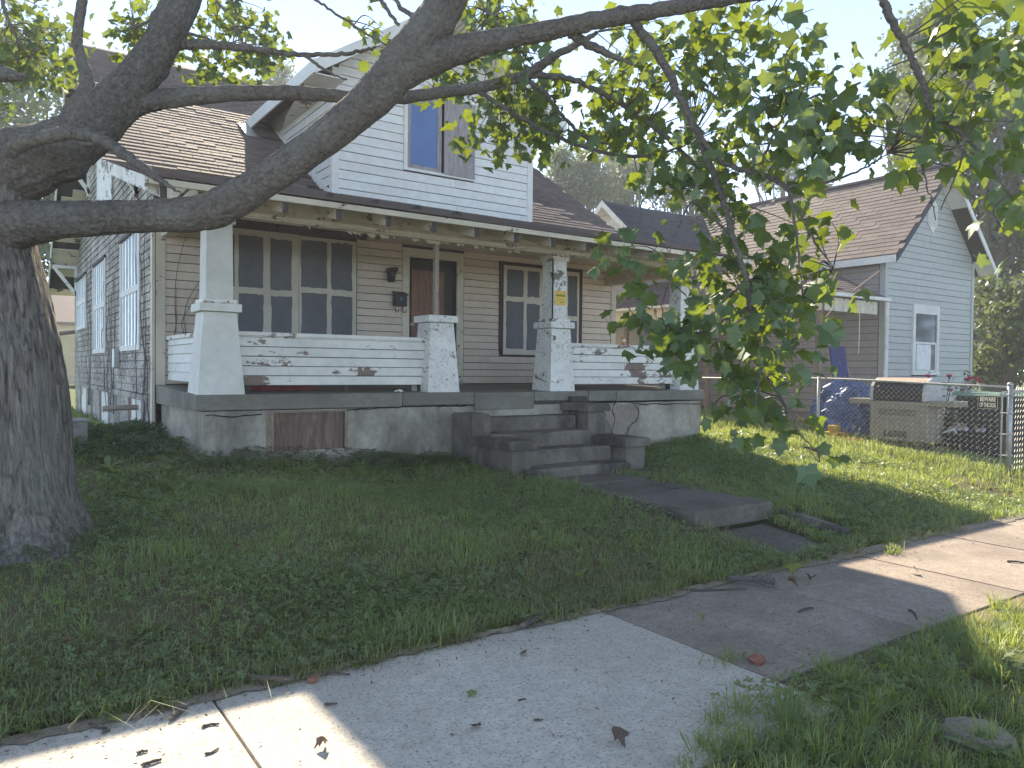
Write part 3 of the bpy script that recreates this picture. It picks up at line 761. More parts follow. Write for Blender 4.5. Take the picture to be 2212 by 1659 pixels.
dm = MB().extrude([(DX0, DY + .02, 4.10), (DX1, DY + .02, 4.10), (DX1, DY + .02, dz(DX1) - .1), (DXC, DY + .02, AP - .1), (DX0, DY + .02, dz(DX0) - .1)], (0, .1, 0))
for x_ in (DX0 + .005, DX1 - .105):
    dm.extrude([(x_, DY + .121, 4.1), (x_, 11.3, 4.2), (x_, y_front(5.98), 5.95), (x_, DY + .121, 5.95)], (.1, 0, 0))
dorm = dm.build('dormer', 'dark_wood', house)
dwin = (5.46, 6.70, 4.74, 5.92)
clapboards(dorm, (DX0, DY + .02, 0), (1, 0, 0), (0, -1, 0), 4.12, 7.2, .140, lambda z: max(.10, DXC - (AP - .12 - z) / .65 - DX0), lambda z: min(DX1 - DX0 - .10, DXC + (AP - .12 - z) / .65 - DX0),
           [(dwin[0] - DX0 - .03, dwin[1] - DX0 + .03, dwin[2] - .03, dwin[3] + .05)], 'gable_white', proud=.022, seg=2.2)
clapboards(dorm, (DX0 + .005, y_front(5.95), 0), (0, -1, 0), (-1, 0, 0), 4.30, 5.95, .140, lambda z: y_front(5.95) - y_front(z) + .02, lambda z: y_front(5.95) - DY - .03, [], 'gable_white', proud=.022)
for x0 in (DX0 - .012, DX1 - .10): MB().box((x0, DY - .012, 4.13), (x0 + .112, DY + .10, dz(DX0) - .13)).build('corner_board', 'gable_white', dorm)
MB().hexa([(DX0 - .03, DY + .1, 4.16), (DX0, DY + .1, 4.16), (DX0, y_front(5.7), 5.71), (DX0 - .03, y_front(5.7), 5.71)], [(DX0 - .03, DY + .1, 4.25), (DX0, DY + .1, 4.25), (DX0, y_front(5.7), 5.79), (DX0 - .03, y_front(5.7), 5.79)]).build('step_flashing', 'gable_white', dorm)
dr_ = MB(); yb0 = 10.40
for (xe, sgn) in ((EL, 1), (ER, -1)):
    lo = [(xe, yb0, EV - .06), (DXC, yb0, AP - .06), (DXC, 16.1, AP - .06), (xe, 13.8, EV - .06)]
    hi = [(p[0], p[1], p[2] + .06) for p in lo]
    if sgn > 0: dr_.hexa(lo, hi)
    else: dr_.hexa(lo[::-1], hi[::-1])
drf = dr_.build('dormer_roof', 'shingle', house)
for (xe) in (EL, ER):
    MB().extrude([(xe, yb0 - .03, EV - .19), (DXC, yb0 - .03, AP - .19), (DXC, yb0 - .03, AP + .004), (xe, yb0 - .03, EV + .004)], (0, .029, 0)).build('barge_board', 'gable_white', drf)
    MB().extrude([(xe, yb0, EV - .115), (DXC, yb0, AP - .115), (DXC, yb0, AP - .095), (xe, yb0, EV - .095)], (0, .5, 0)).build('rake_soffit', 'gable_white', drf)
xs = EL - .028
MB().box((xs, yb0 - .028, EV - .19), (xs + .026, 13.75, EV + .003)).build('eave_fascia', 'gable_white', drf)
MB().box((ER + .002, yb0 - .028, EV - .19), (ER + .028, 13.75, EV + .003)).build('eave_fascia', 'gable_white', drf)
MB().box((EL, yb0 + .002, EV - .19), (DX0 - .002, yb0 + .48, EV - .175)).build('eave_soffit', 'gable_white', drf)
MB().extrude([(EL + .02, 10.9, EV - .20), (DX0 - .004, 10.9, EV - .20), (DX0 - .004, 13.2, EV - .20), (EL + .25, 12.4, EV - .20)], (0, 0, .012)).build('eave_soffit', 'white', drf)
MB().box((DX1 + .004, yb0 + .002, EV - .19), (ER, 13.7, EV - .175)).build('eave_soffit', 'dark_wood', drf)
MB().hexa([(3.62, 13.05, 5.43), (3.80, 13.05, 5.43), (3.80, 13.55, 5.75), (3.62, 13.55, 5.75)], [(3.62, 13.05, 5.445), (3.80, 13.05, 5.445), (3.80, 13.55, 5.765), (3.62, 13.55, 5.765)]).build('valley_flashing', 'metal', roof)
# dormer window: one sash with a blue sheet, the other boarded
dw = MB().box((dwin[0], DY - .002, dwin[2]), (dwin[1], DY + .015, dwin[3])).build('window', 'dark', house)
MB().box((dwin[0] - .03, DY - .03, dwin[2] - .04), (dwin[1] + .03, DY + .012, dwin[2])).box((dwin[0] - .03, DY - .03, dwin[3]), (dwin[1] + .03, DY + .012, dwin[3] + .05)).box((dwin[0] - .03, DY - .03, dwin[2]), (dwin[0] + .03, DY + .012, dwin[3])).build('window_frame', 'gable_white', dw)
MB().box((dwin[0] + .032, DY - .02, dwin[2] + .002), (dwin[0] + .085, DY + .01, dwin[3] - .002)).box((6.02, DY - .02, dwin[2] + .002), (6.10, DY + .01, dwin[3] - .002)).box((dwin[0] + .087, DY - .02, dwin[3] - .09), (6.018, DY + .01, dwin[3] - .002)).box((dwin[0] + .087, DY - .02, dwin[2] + .002), (6.018, DY + .01, dwin[2] + .06)).build('sash', 'ply_grey', dw)
MB().box((dwin[0] + .087, DY - .012, dwin[2] + .062), (6.018, DY - .004, dwin[3] - .092)).build('pane', 'blue_film', dw)
MB().box((6.135, DY - .05, dwin[2] - .01), (6.715, DY - .032, dwin[3] + .02)).build('plywood_sheet', 'ply_grey', dw)

# things on the porch
nt = MB().box((6.905, cy3 - .150, 2.56), (7.115, cy3 - .147, 2.755))
nt = thing('notice', 'small yellow paper notice fixed to the front of the porch column', 'notice', (7.0, cy3 - .146, 2.65))
MB().box((6.895, cy3 - .1465, 2.545), (7.105, cy3 - .1435, 2.755)).build('paper', flat('yellow_paper', (.75, .52, .10), .7, 0, .08), nt)
fx = Matrix.Rotation(math.pi / 2, 4, 'X')
text('NOTICE!', .042, 'black_metal', nt, Matrix.Translation((7.0, cy3 - .1475, 2.685)) @ fx, bold=.0012)
text('_______________', .011, 'black_metal', nt, Matrix.Translation((7.0, cy3 - .1475, 2.668)) @ fx)
MB().box((6.91, cy3 - .1475, 2.728), (6.96, cy3 - .1466, 2.731)).box((7.03, cy3 - .1475, 2.728), (7.09, cy3 - .1466, 2.731)).box((6.92, cy3 - .1475, 2.634), (7.08, cy3 - .1466, 2.637)).box((6.92, cy3 - .1475, 2.608), (7.085, cy3 - .1466, 2.611)).box((6.985, cy3 - .1475, 2.581), (7.07, cy3 - .1466, 2.588)).build('print_lines', 'black_metal', nt)
mbx = thing('mailbox', 'black metal mailbox with hooks beside the front door', 'mailbox', (5.43, YW - .05, 2.6))
MB().box((5.33, YW - .13, 2.57), (5.53, YW - .01, 2.76)).build('body', 'black_metal', mbx, bevel=.008)
MB().hexa([(5.32, YW - .15, 2.74), (5.54, YW - .15, 2.74), (5.54, YW - .005, 2.79), (5.32, YW - .005, 2.79)], [(5.32, YW - .15, 2.755), (5.54, YW - .15, 2.755), (5.54, YW - .005, 2.81), (5.32, YW - .005, 2.81)]).build('lid', 'black_metal', mbx)
for x_ in (5.365, 5.495): MB().tube(smooth_path([(x_, YW - .05, 2.57), (x_, YW - .05, 2.50), (x_ + .01, YW - .08, 2.475), (x_ + .02, YW - .11, 2.49), (x_ + .02, YW - .115, 2.52)]), .006, 6).build('hook', 'black_metal', mbx)
for i in range(6): MB().box((5.41 + .018 * (i % 2), YW - .134, 2.655 + .02 * (i // 2)), (5.42 + .018 * (i % 2), YW - .1305, 2.665 + .02 * (i // 2))).build('slot', 'metal', mbx)
can = thing('drink_can', 'small orange and white can on the porch rail', 'can', (8.36, 8.98, 2.0))
MB().tube([(8.36, 8.99, 1.999), (8.36, 8.99, 2.012), (8.36, 8.99, 2.10), (8.36, 8.99, 2.118)], [.026, .032, .032, .027], 14).build('can_body', flat('orange_can', (.75, .25, .05), .4), can, True)
MB().tube([(8.36, 8.99, 2.045), (8.36, 8.99, 2.085)], [.0325, .0325], 14).build('can_band', 'white_clean', can, True)
tag(MB().box((2.75, 9.35, floor_z(9.35) + .001), (3.5, 9.75, floor_z(9.4) + .11)).build('red_cushion', flat('red_cloth', (.22, .03, .04), .9), bevel=.03), 'dull red cushion lying on the porch floor behind the railing', 'cushion')
cr = MB(); th = np.linspace(0, 2 * np.pi, 9)[:-1]
cr.add([(4.42 + math.cos(t) * (.07 + .03 * math.sin(3 * t)), 8.92 + math.sin(t) * .04, SF + .006 + .02 * (i % 2)) for i, t in enumerate(th)] + [(4.42, 8.92, SF + .045)], [(i, (i + 1) % 8, 8) for i in range(8)])
tag(cr.build('litter', 'white_clean'), 'crumpled white paper litter on the porch edge below the railing', 'litter')


# ================================================================== the neighbouring house (gabled ell)
nb = thing('neighbour_house', 'pale blue sided house with mauve shingle roof beyond the chain-link fence', 'house', (18, 12, .4))
NX0, NX1, NY = 16.45, 20.50, 9.30
NR, NRZ, NE0, NE1, NEZ = 18.48, 6.45, 16.15, 20.82, 4.15


def nz(x): return NRZ - abs(x - NR) * (NRZ - NEZ) / (NR - NE0)


nf = MB().extrude([(NX0, NY + .02, .6), (NX1, NY + .02, .6), (NX1, NY + .02, nz(NX1) - .06), (NR, NY + .02, NRZ - .06), (NX0, NY + .02, nz(NX0) - .06)], (0, .15, 0)).build('front_wall', 'dark_wood', nb)
nwin = (17.62, 18.80, 1.62, 3.20)
sl_ = (NRZ - NEZ) / (NR - NE0)
clapboards(nf, (NX0, NY + .02, 0), (1, 0, 0), (0, -1, 0), .62, 6.4, .150, lambda z: max(.10, NR - (NRZ - .05 - z) / sl_ - NX0), lambda z: min(NX1 - NX0 - .10, NR + (NRZ - .05 - z) / sl_ - NX0),
           [(nwin[0] - NX0 + .005, nwin[1] - NX0 - .005, nwin[2] - .04, nwin[3] - .03)], 'blue_siding', proud=.02, seg=2.0)
for x0 in (NX0 - .015, NX1 - .105): MB().box((x0, NY - .015, .6), (x0 + .12, NY + .12, nz(NX0) - .1)).build('corner_board', 'blue_siding', nf)
nsw = MB().box((NX0, NY + .172, .6), (NX0 + .15, 17, nz(NX0) - .06)).build('side_wall', 'dark_wood', nb)
clapboards(nsw, (NX0, 17, 0), (0, -1, 0), (-1, 0, 0), .62, 4.35, .155, lambda z: 0, lambda z: 17 - NY - .14, [], 'shaded_taupe_siding', proud=.02)
MB().box((NX1 - .15, NY + .172, .6), (NX1, 17, nz(NX1) - .06)).build('side_wall', 'blue_siding', nb)
MB().box((NX0, NY + .03, .1), (NX1, 17, .598)).build('foundation', 'concrete', nb)
nr = MB()
nr.hexa([(NE0, 8.9, NEZ - .05), (NR, 8.9, NRZ - .05), (NR, 17.5, NRZ - .05), (NE0, 17.5, NEZ - .05)], [(NE0, 8.9, NEZ), (NR, 8.9, NRZ), (NR, 17.5, NRZ), (NE0, 17.5, NEZ)])
zr = nz(NE1)
nr.hexa([(NR, 8.9, NRZ - .05), (NE1, 8.9, zr - .05), (NE1, 17.5, zr - .05), (NR, 17.5, NRZ - .05)], [(NR, 8.9, NRZ), (NE1, 8.9, zr), (NE1, 17.5, zr), (NR, 17.5, NRZ)])
nroof = nr.build('roof', 'shingle_nb', nb)
sv = np.array([NR - NE0, 0, NRZ - NEZ]); sL = np.linalg.norm(sv); sv /= sL
shingles(nroof, (NE0 - .02, 17.5, NEZ + .003), (0, -1, 0), sv, 8.6, sL, .15, lambda u, v: True, 'shingle_nb', 150)
MB().box((NR - .12, 8.9, NRZ - .03), (NR + .12, 17.5, NRZ + .025)).build('ridge_cap', 'shingle_nb', nroof)
for (xa, za, xb, zb) in ((NE0, NEZ, NR, NRZ), (NR, NRZ, NE1, zr)):
    MB().extrude([(xa, 8.87, za - .16), (xb, 8.87, zb - .16), (xb, 8.87, zb + .004), (xa, 8.87, za + .004)], (0, .028, 0)).build('barge_board', 'white_clean' if xa > 17 else 'shingle_dark', nroof)
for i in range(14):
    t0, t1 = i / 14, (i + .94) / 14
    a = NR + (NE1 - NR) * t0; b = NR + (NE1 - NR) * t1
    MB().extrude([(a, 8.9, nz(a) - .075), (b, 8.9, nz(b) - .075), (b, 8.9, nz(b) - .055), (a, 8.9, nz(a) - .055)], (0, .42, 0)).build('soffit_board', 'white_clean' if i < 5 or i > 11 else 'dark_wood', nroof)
MB().box((NE0 - .02, 8.9, NEZ - .16), (NE0, 17.5, NEZ - .002)).build('eave_fascia', 'white_clean', nroof)
# window
nw = MB().box((nwin[0] + .06, NY + .0, nwin[2] + .05), (nwin[1] - .06, NY + .012, nwin[3] - .2)).build('window', 'dark', nb)
x0, x1, z0, z1 = nwin
MB().box((x0, NY - .035, z0), (x0 + .10, NY + .015, z1 - .222)).box((x1 - .10, NY - .035, z0), (x1, NY + .015, z1 - .222)).box((x0, NY - .037, z1 - .22), (x1, NY + .015, z1)).box((x0 - .03, NY - .05, z0 - .06), (x1 + .03, NY + .015, z0)).build('window_frame', 'white_clean', nw)
zm = z0 + .66
MB().box((x0 + .102, NY - .02, zm), (x1 - .102, NY + .01, zm + .05)).box((x0 + .102, NY - .02, z0 + .002), (x0 + .15, NY + .01, zm)).box((x1 - .15, NY - .02, z0 + .002), (x1 - .102, NY + .01, zm)).box((x0 + .152, NY - .02, z0 + .002), (x1 - .152, NY + .01, z0 + .05)).build('sash', 'white_clean', nw)
MB().box((x0 + .104, NY - .008, zm + .052), (x1 - .104, NY - .002, z1 - .225)).box((x0 + .152, NY - .004, z0 + .052), (x1 - .152, NY + .002, zm - .002)).build('pane', 'glass', nw)
P = [(x0 + .2 + .05 * i, NY - .0055 - .004 * (i % 2), 0) for i in range(14)]
MB().add([(p[0], p[1], z0 + .06) for p in P] + [(p[0], p[1], zm - .01) for p in P], [(i, i + 1, 15 + i, 14 + i) for i in range(13)]).build('curtain', 'film', nw)
vx, vz = 18.42, 5.32
MB().extrude([(vx - .21, NY - .02, vz - .22), (vx, NY - .02, vz - .42), (vx + .21, NY - .02, vz - .22), (vx + .21, NY - .02, vz + .22), (vx, NY - .02, vz + .42), (vx - .21, NY - .02, vz + .22)], (0, .03, 0)).build('gable_vent', 'white_clean', nf)
for i in range(8):
    MB().hexa([(vx - .16, NY - .045, vz - .24 + i * .062), (vx + .16, NY - .045, vz - .24 + i * .062), (vx + .16, NY - .022, vz - .21 + i * .062), (vx - .16, NY - .022, vz - .21 + i * .062)],
              [(vx - .16, NY - .045, vz - .232 + i * .062), (vx + .16, NY - .045, vz - .232 + i * .062), (vx + .16, NY - .022, vz - .202 + i * .062), (vx - .16, NY - .022, vz - .202 + i * .062)]).build('vent_slat', 'white_clean', nf)
for i, ch in enumerate('1701'):
    text(ch, .13, 'black_metal', nf, Matrix.Translation((NX0 + .045, NY - .018, 2.62 - i * .135)) @ fx, 'house_number')
# side wing with its own gable
GX, GY_, GZ_ = 14.2, 16.2, 6.30
MB().box((GX + .3, 14.9, .3), (NX0 - .01, 17.5, 4.75)).build('wing_wall', 'shaded_taupe_siding', nb)
gw = MB().extrude([(GX + .3, 14.6, 4.55), (GX + .3, GY_, GZ_ - .15), (GX + .3, 17.8, 4.55)], (.1, 0, 0)).build('wing_gable', 'white_clean', nb)
clapboards(gw, (GX + .3, 17.8, 0), (0, -1, 0), (-1, 0, 0), 4.6, 6.15, .15, lambda z: max(0, 17.8 - GY_ - (GZ_ - .1 - z) / .86), lambda z: 17.8 - GY_ + (GZ_ - .1 - z) / .86, [], 'white_clean', proud=.03)
wr = MB().hexa([(GX, 14.1, 4.45), (18.3, 14.1, 4.45), (18.3, GY_, GZ_ - .05), (GX, GY_, GZ_ - .05)], [(GX, 14.1, 4.5), (18.3, 14.1, 4.5), (18.3, GY_, GZ_), (GX, GY_, GZ_)])
wr.hexa([(GX, GY_, GZ_ - .05), (18.3, GY_, GZ_ - .05), (18.3, 18.3, 4.45), (GX, 18.3, 4.45)], [(GX, GY_, GZ_), (18.3, GY_, GZ_), (18.3, 18.3, 4.5), (GX, 18.3, 4.5)])
wroof = wr.build('wing_roof', 'shingle_dark', nb)
wv = np.array([0, GY_ - 14.1, GZ_ - 4.5]); wL = np.linalg.norm(wv); wv /= wL
shingles(wroof, (GX, 14.08, 4.505), (1, 0, 0), wv, 4.0, wL, .15, lambda u, v: True, 'shingle_dark', 85)
for ya, yb in ((14.1, GY_), (18.3, GY_)):
    MB().extrude([(GX - .03, ya, 4.5 - .17), (GX - .03, yb, GZ_ - .17), (GX - .03, yb, GZ_ + .01), (GX - .03, ya, 4.51)], (.028, 0, 0)).build('barge_board', 'white_clean', wroof)
    MB().extrude([(GX, ya, 4.5 - .10), (GX, yb, GZ_ - .10), (GX, yb, GZ_ - .08), (GX, ya, 4.42)], (.3, 0, 0)).build('rake_soffit', 'white_clean', wroof)
# corner porch with a low hipped roof
pz, px0, py0 = 3.22, 13.95, 9.15
pr_ = MB().add([(px0, py0, pz), (NE0 + .1, py0, pz), (px0, 17.5, pz), (14.9, 10.6, 3.95), (NX0 + .02, 10.6, 3.95), (14.9, 17.5, 3.95),
                (px0, py0, pz - .04), (NE0 + .1, py0, pz - .04), (px0, 17.5, pz - .04), (14.9, 10.6, 3.91), (NX0 + .02, 10.6, 3.91), (14.9, 17.5, 3.91)],
               [(0, 1, 4, 3), (0, 3, 5, 2), (6, 9, 10, 7), (6, 8, 11, 9), (0, 6, 7, 1), (0, 2, 8, 6)]).build('porch_roof', 'shingle_nb', nb)
hv = np.array([0, 1.45, .73]); hL = np.linalg.norm(hv); hv /= hL
shingles(pr_, (px0 + .5, py0 - .02, pz + .004), (1, 0, 0), hv, 1.7, hL * .95, .15, lambda u, v: u > v * .55, 'shingle_nb', 14)
h2 = np.array([.95, 0, .73]); h2L = np.linalg.norm(h2); h2 /= h2L
shingles(pr_, (px0 - .02, 17.5, pz + .004), (0, -1, 0), h2, 7.6, h2L, .15, lambda u, v: True, 'shingle_nb', 40)
MB().beam((px0 - .05, py0 - .06, pz - .03), (NE0 + .12, py0 - .06, pz - .03), .08, .07).beam((px0 - .05, py0, pz - .03), (px0 - .05, 17.4, pz - .03), .08, .07).build('gutter', 'white_clean', pr_)
for i in range(12):
    a = px0 + .1 + i * .16; MB().box((a, py0 + .04, pz - .36), (a + .152, py0 + .06, pz - .09)).build('valance_board', 'cream', pr_)
MB().box((px0 + .05, py0 + .1, pz - .36), (px0 + .09, 17, pz - .06)).build('valance_side', 'cream', pr_)
MB().box((14.9, 14.85, .5), (NX0 - .01, 14.89, 4.2)).build('porch_back_wall', 'shaded_taupe_siding', nb)
for (x_, y_) in ((14.05, 9.3), (14.05, 12.2), (14.05, 15.0)): MB().box((x_, y_, .4), (x_ + .1, y_ + .1, 2.9)).build('porch_post', 'raw_wood', nb)
MB().box((14.0, 9.3, .3), (NX0 - .01, 14.84, .62)).build('porch_deck', 'raw_wood', nb)
MB().tube([(16.22, 9.12, pz - .08), (16.22, 9.12, 1.9), (16.22, 9.14, .5)], .045, 8).build('downspout', 'white_clean', nb)
MB().tube([(15.3, 9.2, 2.9), (15.31, 9.2, 2.4), (15.29, 9.2, 2.0)], .008, 5).build('pull_cord', 'white_clean', nb)
tag(MB().tube(smooth_path([at(1905, 582, 16.6), at(1830, 640, 16.2), at(1780, 690, 15.9), at(1735, 745, 15.6)]), .02, 6).build('bare_pole', 'raw_wood'), 'thin pale pole leaning up against the neighbouring porch gutter', 'pole')

# ================================================================== chain-link fence and the yard behind it
FX, FY0, FY1 = 11.9, 4.88, 13.6
fence = thing('chain_link_fence', 'galvanised chain-link fence between the lawn and the cluttered yard', 'fence', (FX, 7, .3))


def rail_z(y): return 1.42 + .07 * ss(4.8, 7.8, y) - .03 * ss(8, 10, y)


MB().tube([(FX, y_, rail_z(y_)) for y_ in np.arange(FY0, FY1, .4)], .018, 8).build('top_rail', 'metal', fence, True)
MB().tube([(FX, FY0, .15), (FX, FY0, 1.44)], .038, 14).tube([(FX, FY0, 1.44), (FX, FY0, 1.47), (FX, FY0, 1.485)], [.044, .036, .008], 14).build('corner_post', 'metal', fence, True)
for y_ in (7.88, 10.9): MB().tube([(FX, y_, .2), (FX, y_, rail_z(y_) + .03)], .024, 10).build('line_post', 'metal', fence, True)
MB().tube([(FX, FY0 + .10, .3), (FX, FY0 + .10, 1.36)], .012, 6).build('tension_bar', 'metal', fence)
for z_ in (.45, .75, 1.05, 1.3): MB().tube([(FX - .045, FY0 + .11, z_), (FX - .046, FY0, z_), (FX - .03, FY0 - .04, z_), (FX + .03, FY0 - .04, z_), (FX + .046, FY0, z_), (FX + .045, FY0 + .11, z_)], .008, 5).build('tension_band', 'metal', fence)


def chain(a, b, zt0, zb0, pitch=.040):
    a = np.array(a, float); b = np.array(b, float); L = np.linalg.norm(b - a); d = (b - a) / L; nrm = np.array([d[1], -d[0]])
    mb = MB(); n = int(L / pitch); r = .0018
    for i in range(n):
        u0 = i * pitch; top = zt0(a + d * u0) + .055; bot = zb0(a + d * u0); k2 = int((top - bot) / pitch); pts = []
        for j in range(k2 + 1):
            uu = u0 + (pitch if ((i + j) % 2) else 0); off = .003 * (1 if j % 2 else -1)
            q = a + d * uu + nrm * off; pts.append((q[0], q[1], top - j * pitch))
        mb.tube(pts, r, 3, False)
    return mb


cm = chain((FX - .02, FY0 + .1), (FX - .02, FY1), lambda q: rail_z(q[1]), lambda q: float(gz(q[0], q[1])) + .03).build('wire_mesh', 'metal', fence); cm['kind'] = 'stuff'
MB().tube([(FX + .03, FY0, 1.36), (17.5, FY0, 1.36)], .018, 8).build('top_rail', 'metal', fence, True)
for x_ in (14.4, 17.4): MB().tube([(x_, FY0, .15), (x_, FY0, 1.39)], .024, 10).build('line_post', 'metal', fence, True)
cm2 = chain((FX + .08, FY0 - .02), (17.4, FY0 - .02), lambda q: 1.36, lambda q: .25).build('wire_mesh', 'metal', fence); cm2['kind'] = 'stuff'

sg = thing('warning_sign', 'small black sign with pale lettering wired to the chain-link fence', 'sign', (FX - .04, 5.2, 1.2))
S0 = at(2134, 869, 1.0); t_ = (FX - .04 - 0) / S0[0]; sc_ = EYE + (S0 - EYE) * t_; sy, sz = sc_[1], sc_[2]
hw, hh = .135, .098
MB().box((FX - .046, sy - hw, sz - hh), (FX - .043, sy + hw, sz + hh)).build('sign_plate', 'black_metal', sg)
tan = flat('tan_sign_ink', (.88, .74, .52), .6, 0, .1)
b_ = MB()
for q in ((sy - hw + .004, sy + hw - .004, sz + hh - .008, sz + hh - .004), (sy - hw + .004, sy + hw - .004, sz - hh + .004, sz - hh + .008)): b_.box((FX - .0475, q[0], q[2]), (FX - .0462, q[1], q[3]))
for q in ((sy - hw + .004, sy - hw + .008), (sy + hw - .008, sy + hw - .004)): b_.box((FX - .0475, q[0], sz - hh + .0085), (FX - .0462, q[1], sz + hh - .0085))
b_.build('sign_border', tan, sg)
face = Matrix(((0, 0, -1, FX - .0472), (-1, 0, 0, sy), (0, 1, 0, sz), (0, 0, 0, 1)))
text('BEWARE', .088, tan, sg, face @ Matrix.Translation((0, .042, 0)), bold=.0035, sx=.62)
text('OF THE DOG', .088, tan, sg, face @ Matrix.Translation((0, -.042, 0)), bold=.0035, sx=.41)

# gas grill seen from behind
gr = thing('gas_grill', 'beige gas grill with rounded lid and side shelves behind the fence', 'grill', (12.95, 6.9, .38))
gm = flat('beige_grill_enamel', (.25, .225, .175), .55, 0, .12, 8)
body = MB().box((12.68, 6.42, .45), (13.22, 7.40, 1.12)).build('cabinet', gm, gr, bevel=.015)
for j in range(5):
    MB().box((12.674, 6.75, .52 + j * .022), (12.679, 7.15, .53 + j * .022)).build('vent_slot', 'dark', body)
    MB().box((12.674, 6.60, .98 - j * .022), (12.679, 7.25, .985 - j * .022)).build('vent_slot', 'dark', body)
prof = [(12.68, 1.125), (12.68, 1.25), (12.70, 1.36), (12.77, 1.45), (12.90, 1.50), (13.05, 1.49), (13.17, 1.40), (13.22, 1.25), (13.22, 1.125)]
MB().extrude([(x_, 6.50, z_) for x_, z_ in prof][::-1], (0, .85, 0)).build('lid', 'black_metal', gr, bevel=.01)
for y_ in (6.45, 7.35): MB().extrude([(12.95 + (x_ - 12.95) * 1.03, y_, 1.13 + (z_ - 1.125) * 1.03) for x_, z_ in prof][::-1], (0, .05, 0)).build('lid_end', flat('grill_lid_casting', (.42, .43, .42), .5), gr)
MB().hexa([(12.72, 6.5, 1.44), (12.92, 6.5, 1.505), (12.92, 7.35, 1.505), (12.72, 7.35, 1.44)], [(12.72, 6.5, 1.455), (12.92, 6.5, 1.52), (12.92, 7.35, 1.52), (12.72, 7.35, 1.455)]).build('lid_panel', flat('tan_lid_panel', (.45, .33, .24), .45), gr)
for (a, b) in ((6.02, 6.415), (7.405, 7.80)): MB().box((12.70, a, 1.06), (13.18, b, 1.15)).build('side_shelf', gm, gr, bevel=.01)
for (x_, y_) in ((12.72, 6.46), (13.18, 6.46), (12.72, 7.36), (13.18, 7.36)): MB().tube([(x_ - .02, y_, .40), (x_ + .02, y_, .40)], .07, 12).build('caster', 'black_metal', gr)
# blue tarpaulin thrown over a heap
tp = MB(); nu, nv = 44, 22; tc = at(1825, 905, 14.4); tc[2] = .38
for j in range(nv + 1):
    ph = j / nv * math.pi / 2
    for i in range(nu):
        th_ = i / nu * 2 * math.pi
        fold = 1 + .13 * math.sin(th_ * 6 + 1.9 * math.sin(ph * 4)) * math.cos(ph) ** .5 + .06 * math.sin(th_ * 13 + j * 1.7) + random.gauss(0, .022)
        tp.v.append((tc[0] + .45 * math.cos(th_) * math.cos(ph) ** .55 * fold, tc[1] + .62 * math.sin(th_) * math.cos(ph) ** .55 * fold, tc[2] + 1.06 * math.sin(ph) ** .8 + .03 * math.sin(th_ * 5)))
tp.f = [(j * nu + i, j * nu + (i + 1) % nu, (j + 1) * nu + (i + 1) % nu, (j + 1) * nu + i) for j in range(nv) for i in range(nu)]
tag(tp.build('tarpaulin', flat('blue_tarpaulin', (.06, .10, .23), .4, 0, .4, 5)), 'crumpled blue tarpaulin covering a heap behind the fence', 'tarpaulin')
# bicycle
bk = thing('bicycle', 'old bicycle with pale teal frame leaning behind the fence under the leaves', 'bicycle', (12.25, 9.5, .45))
teal = flat('teal_frame_enamel', (.16, .48, .50), .35)
y0, y1, r_, zc, bx = 9.05, 10.1, .32, .80, 12.2


def wheel(yc):
    th_ = np.linspace(0, 2 * np.pi, 33)
    t = MB().tube([(bx, yc + r_ * math.cos(a), zc + r_ * math.sin(a)) for a in th_], .021, 6, False).build('wheel', 'black_metal', bk, True)
    sp_ = MB()
    for i in range(24):
        a = i / 24 * 2 * math.pi; sp_.tube([(bx + .03 * (-1) ** i, yc, zc), (bx, yc + (r_ - .02) * math.cos(a), zc + (r_ - .02) * math.sin(a))], .0035, 3, False)
    sp_.tube([(bx - .05, yc, zc), (bx + .05, yc, zc)], .025, 8).build('spokes', 'metal', t)


wheel(y0); wheel(y1)
bb = (bx, 9.48, zc - .03); st_ = (bx, 9.42, zc + .50); hd = (bx, 9.93, zc + .48)
for a, b in ((bb, st_), (bb, (bx, 9.95, zc + .36)), ((bx, 9.43, zc + .42), hd), ((bx - .04, y0, zc), bb), ((bx - .04, y0, zc), (bx, 9.43, zc + .40)), ((bx, 9.92, zc + .55), (bx, 9.98, zc + .28)), ((bx - .04, 9.98, zc + .3), (bx - .04, y1, zc))):
    MB().tube([a, b], .017, 8).build('frame_tube', teal, bk, True)
MB().hexa([(bx - .03, 9.55, zc + .54), (bx + .03, 9.55, zc + .54), (bx + .09, 9.30, zc + .54), (bx - .09, 9.30, zc + .54)], [(bx - .02, 9.55, zc + .58), (bx + .02, 9.55, zc + .58), (bx + .08, 9.30, zc + .60), (bx - .08, 9.30, zc + .60)]).build('saddle', 'black_metal', bk, bevel=.01)
MB().tube([(bx, 9.42, zc + .48), (bx, 9.42, zc + .56)], .013, 6).build('seat_post', 'metal', bk)
MB().tube(smooth_path([(bx - .26, 9.82, zc + .62), (bx - .2, 9.92, zc + .63), (bx, 9.93, zc + .58), (bx + .2, 9.92, zc + .63), (bx + .26, 9.82, zc + .62)]), .013, 6).build('handlebar', 'metal', bk)
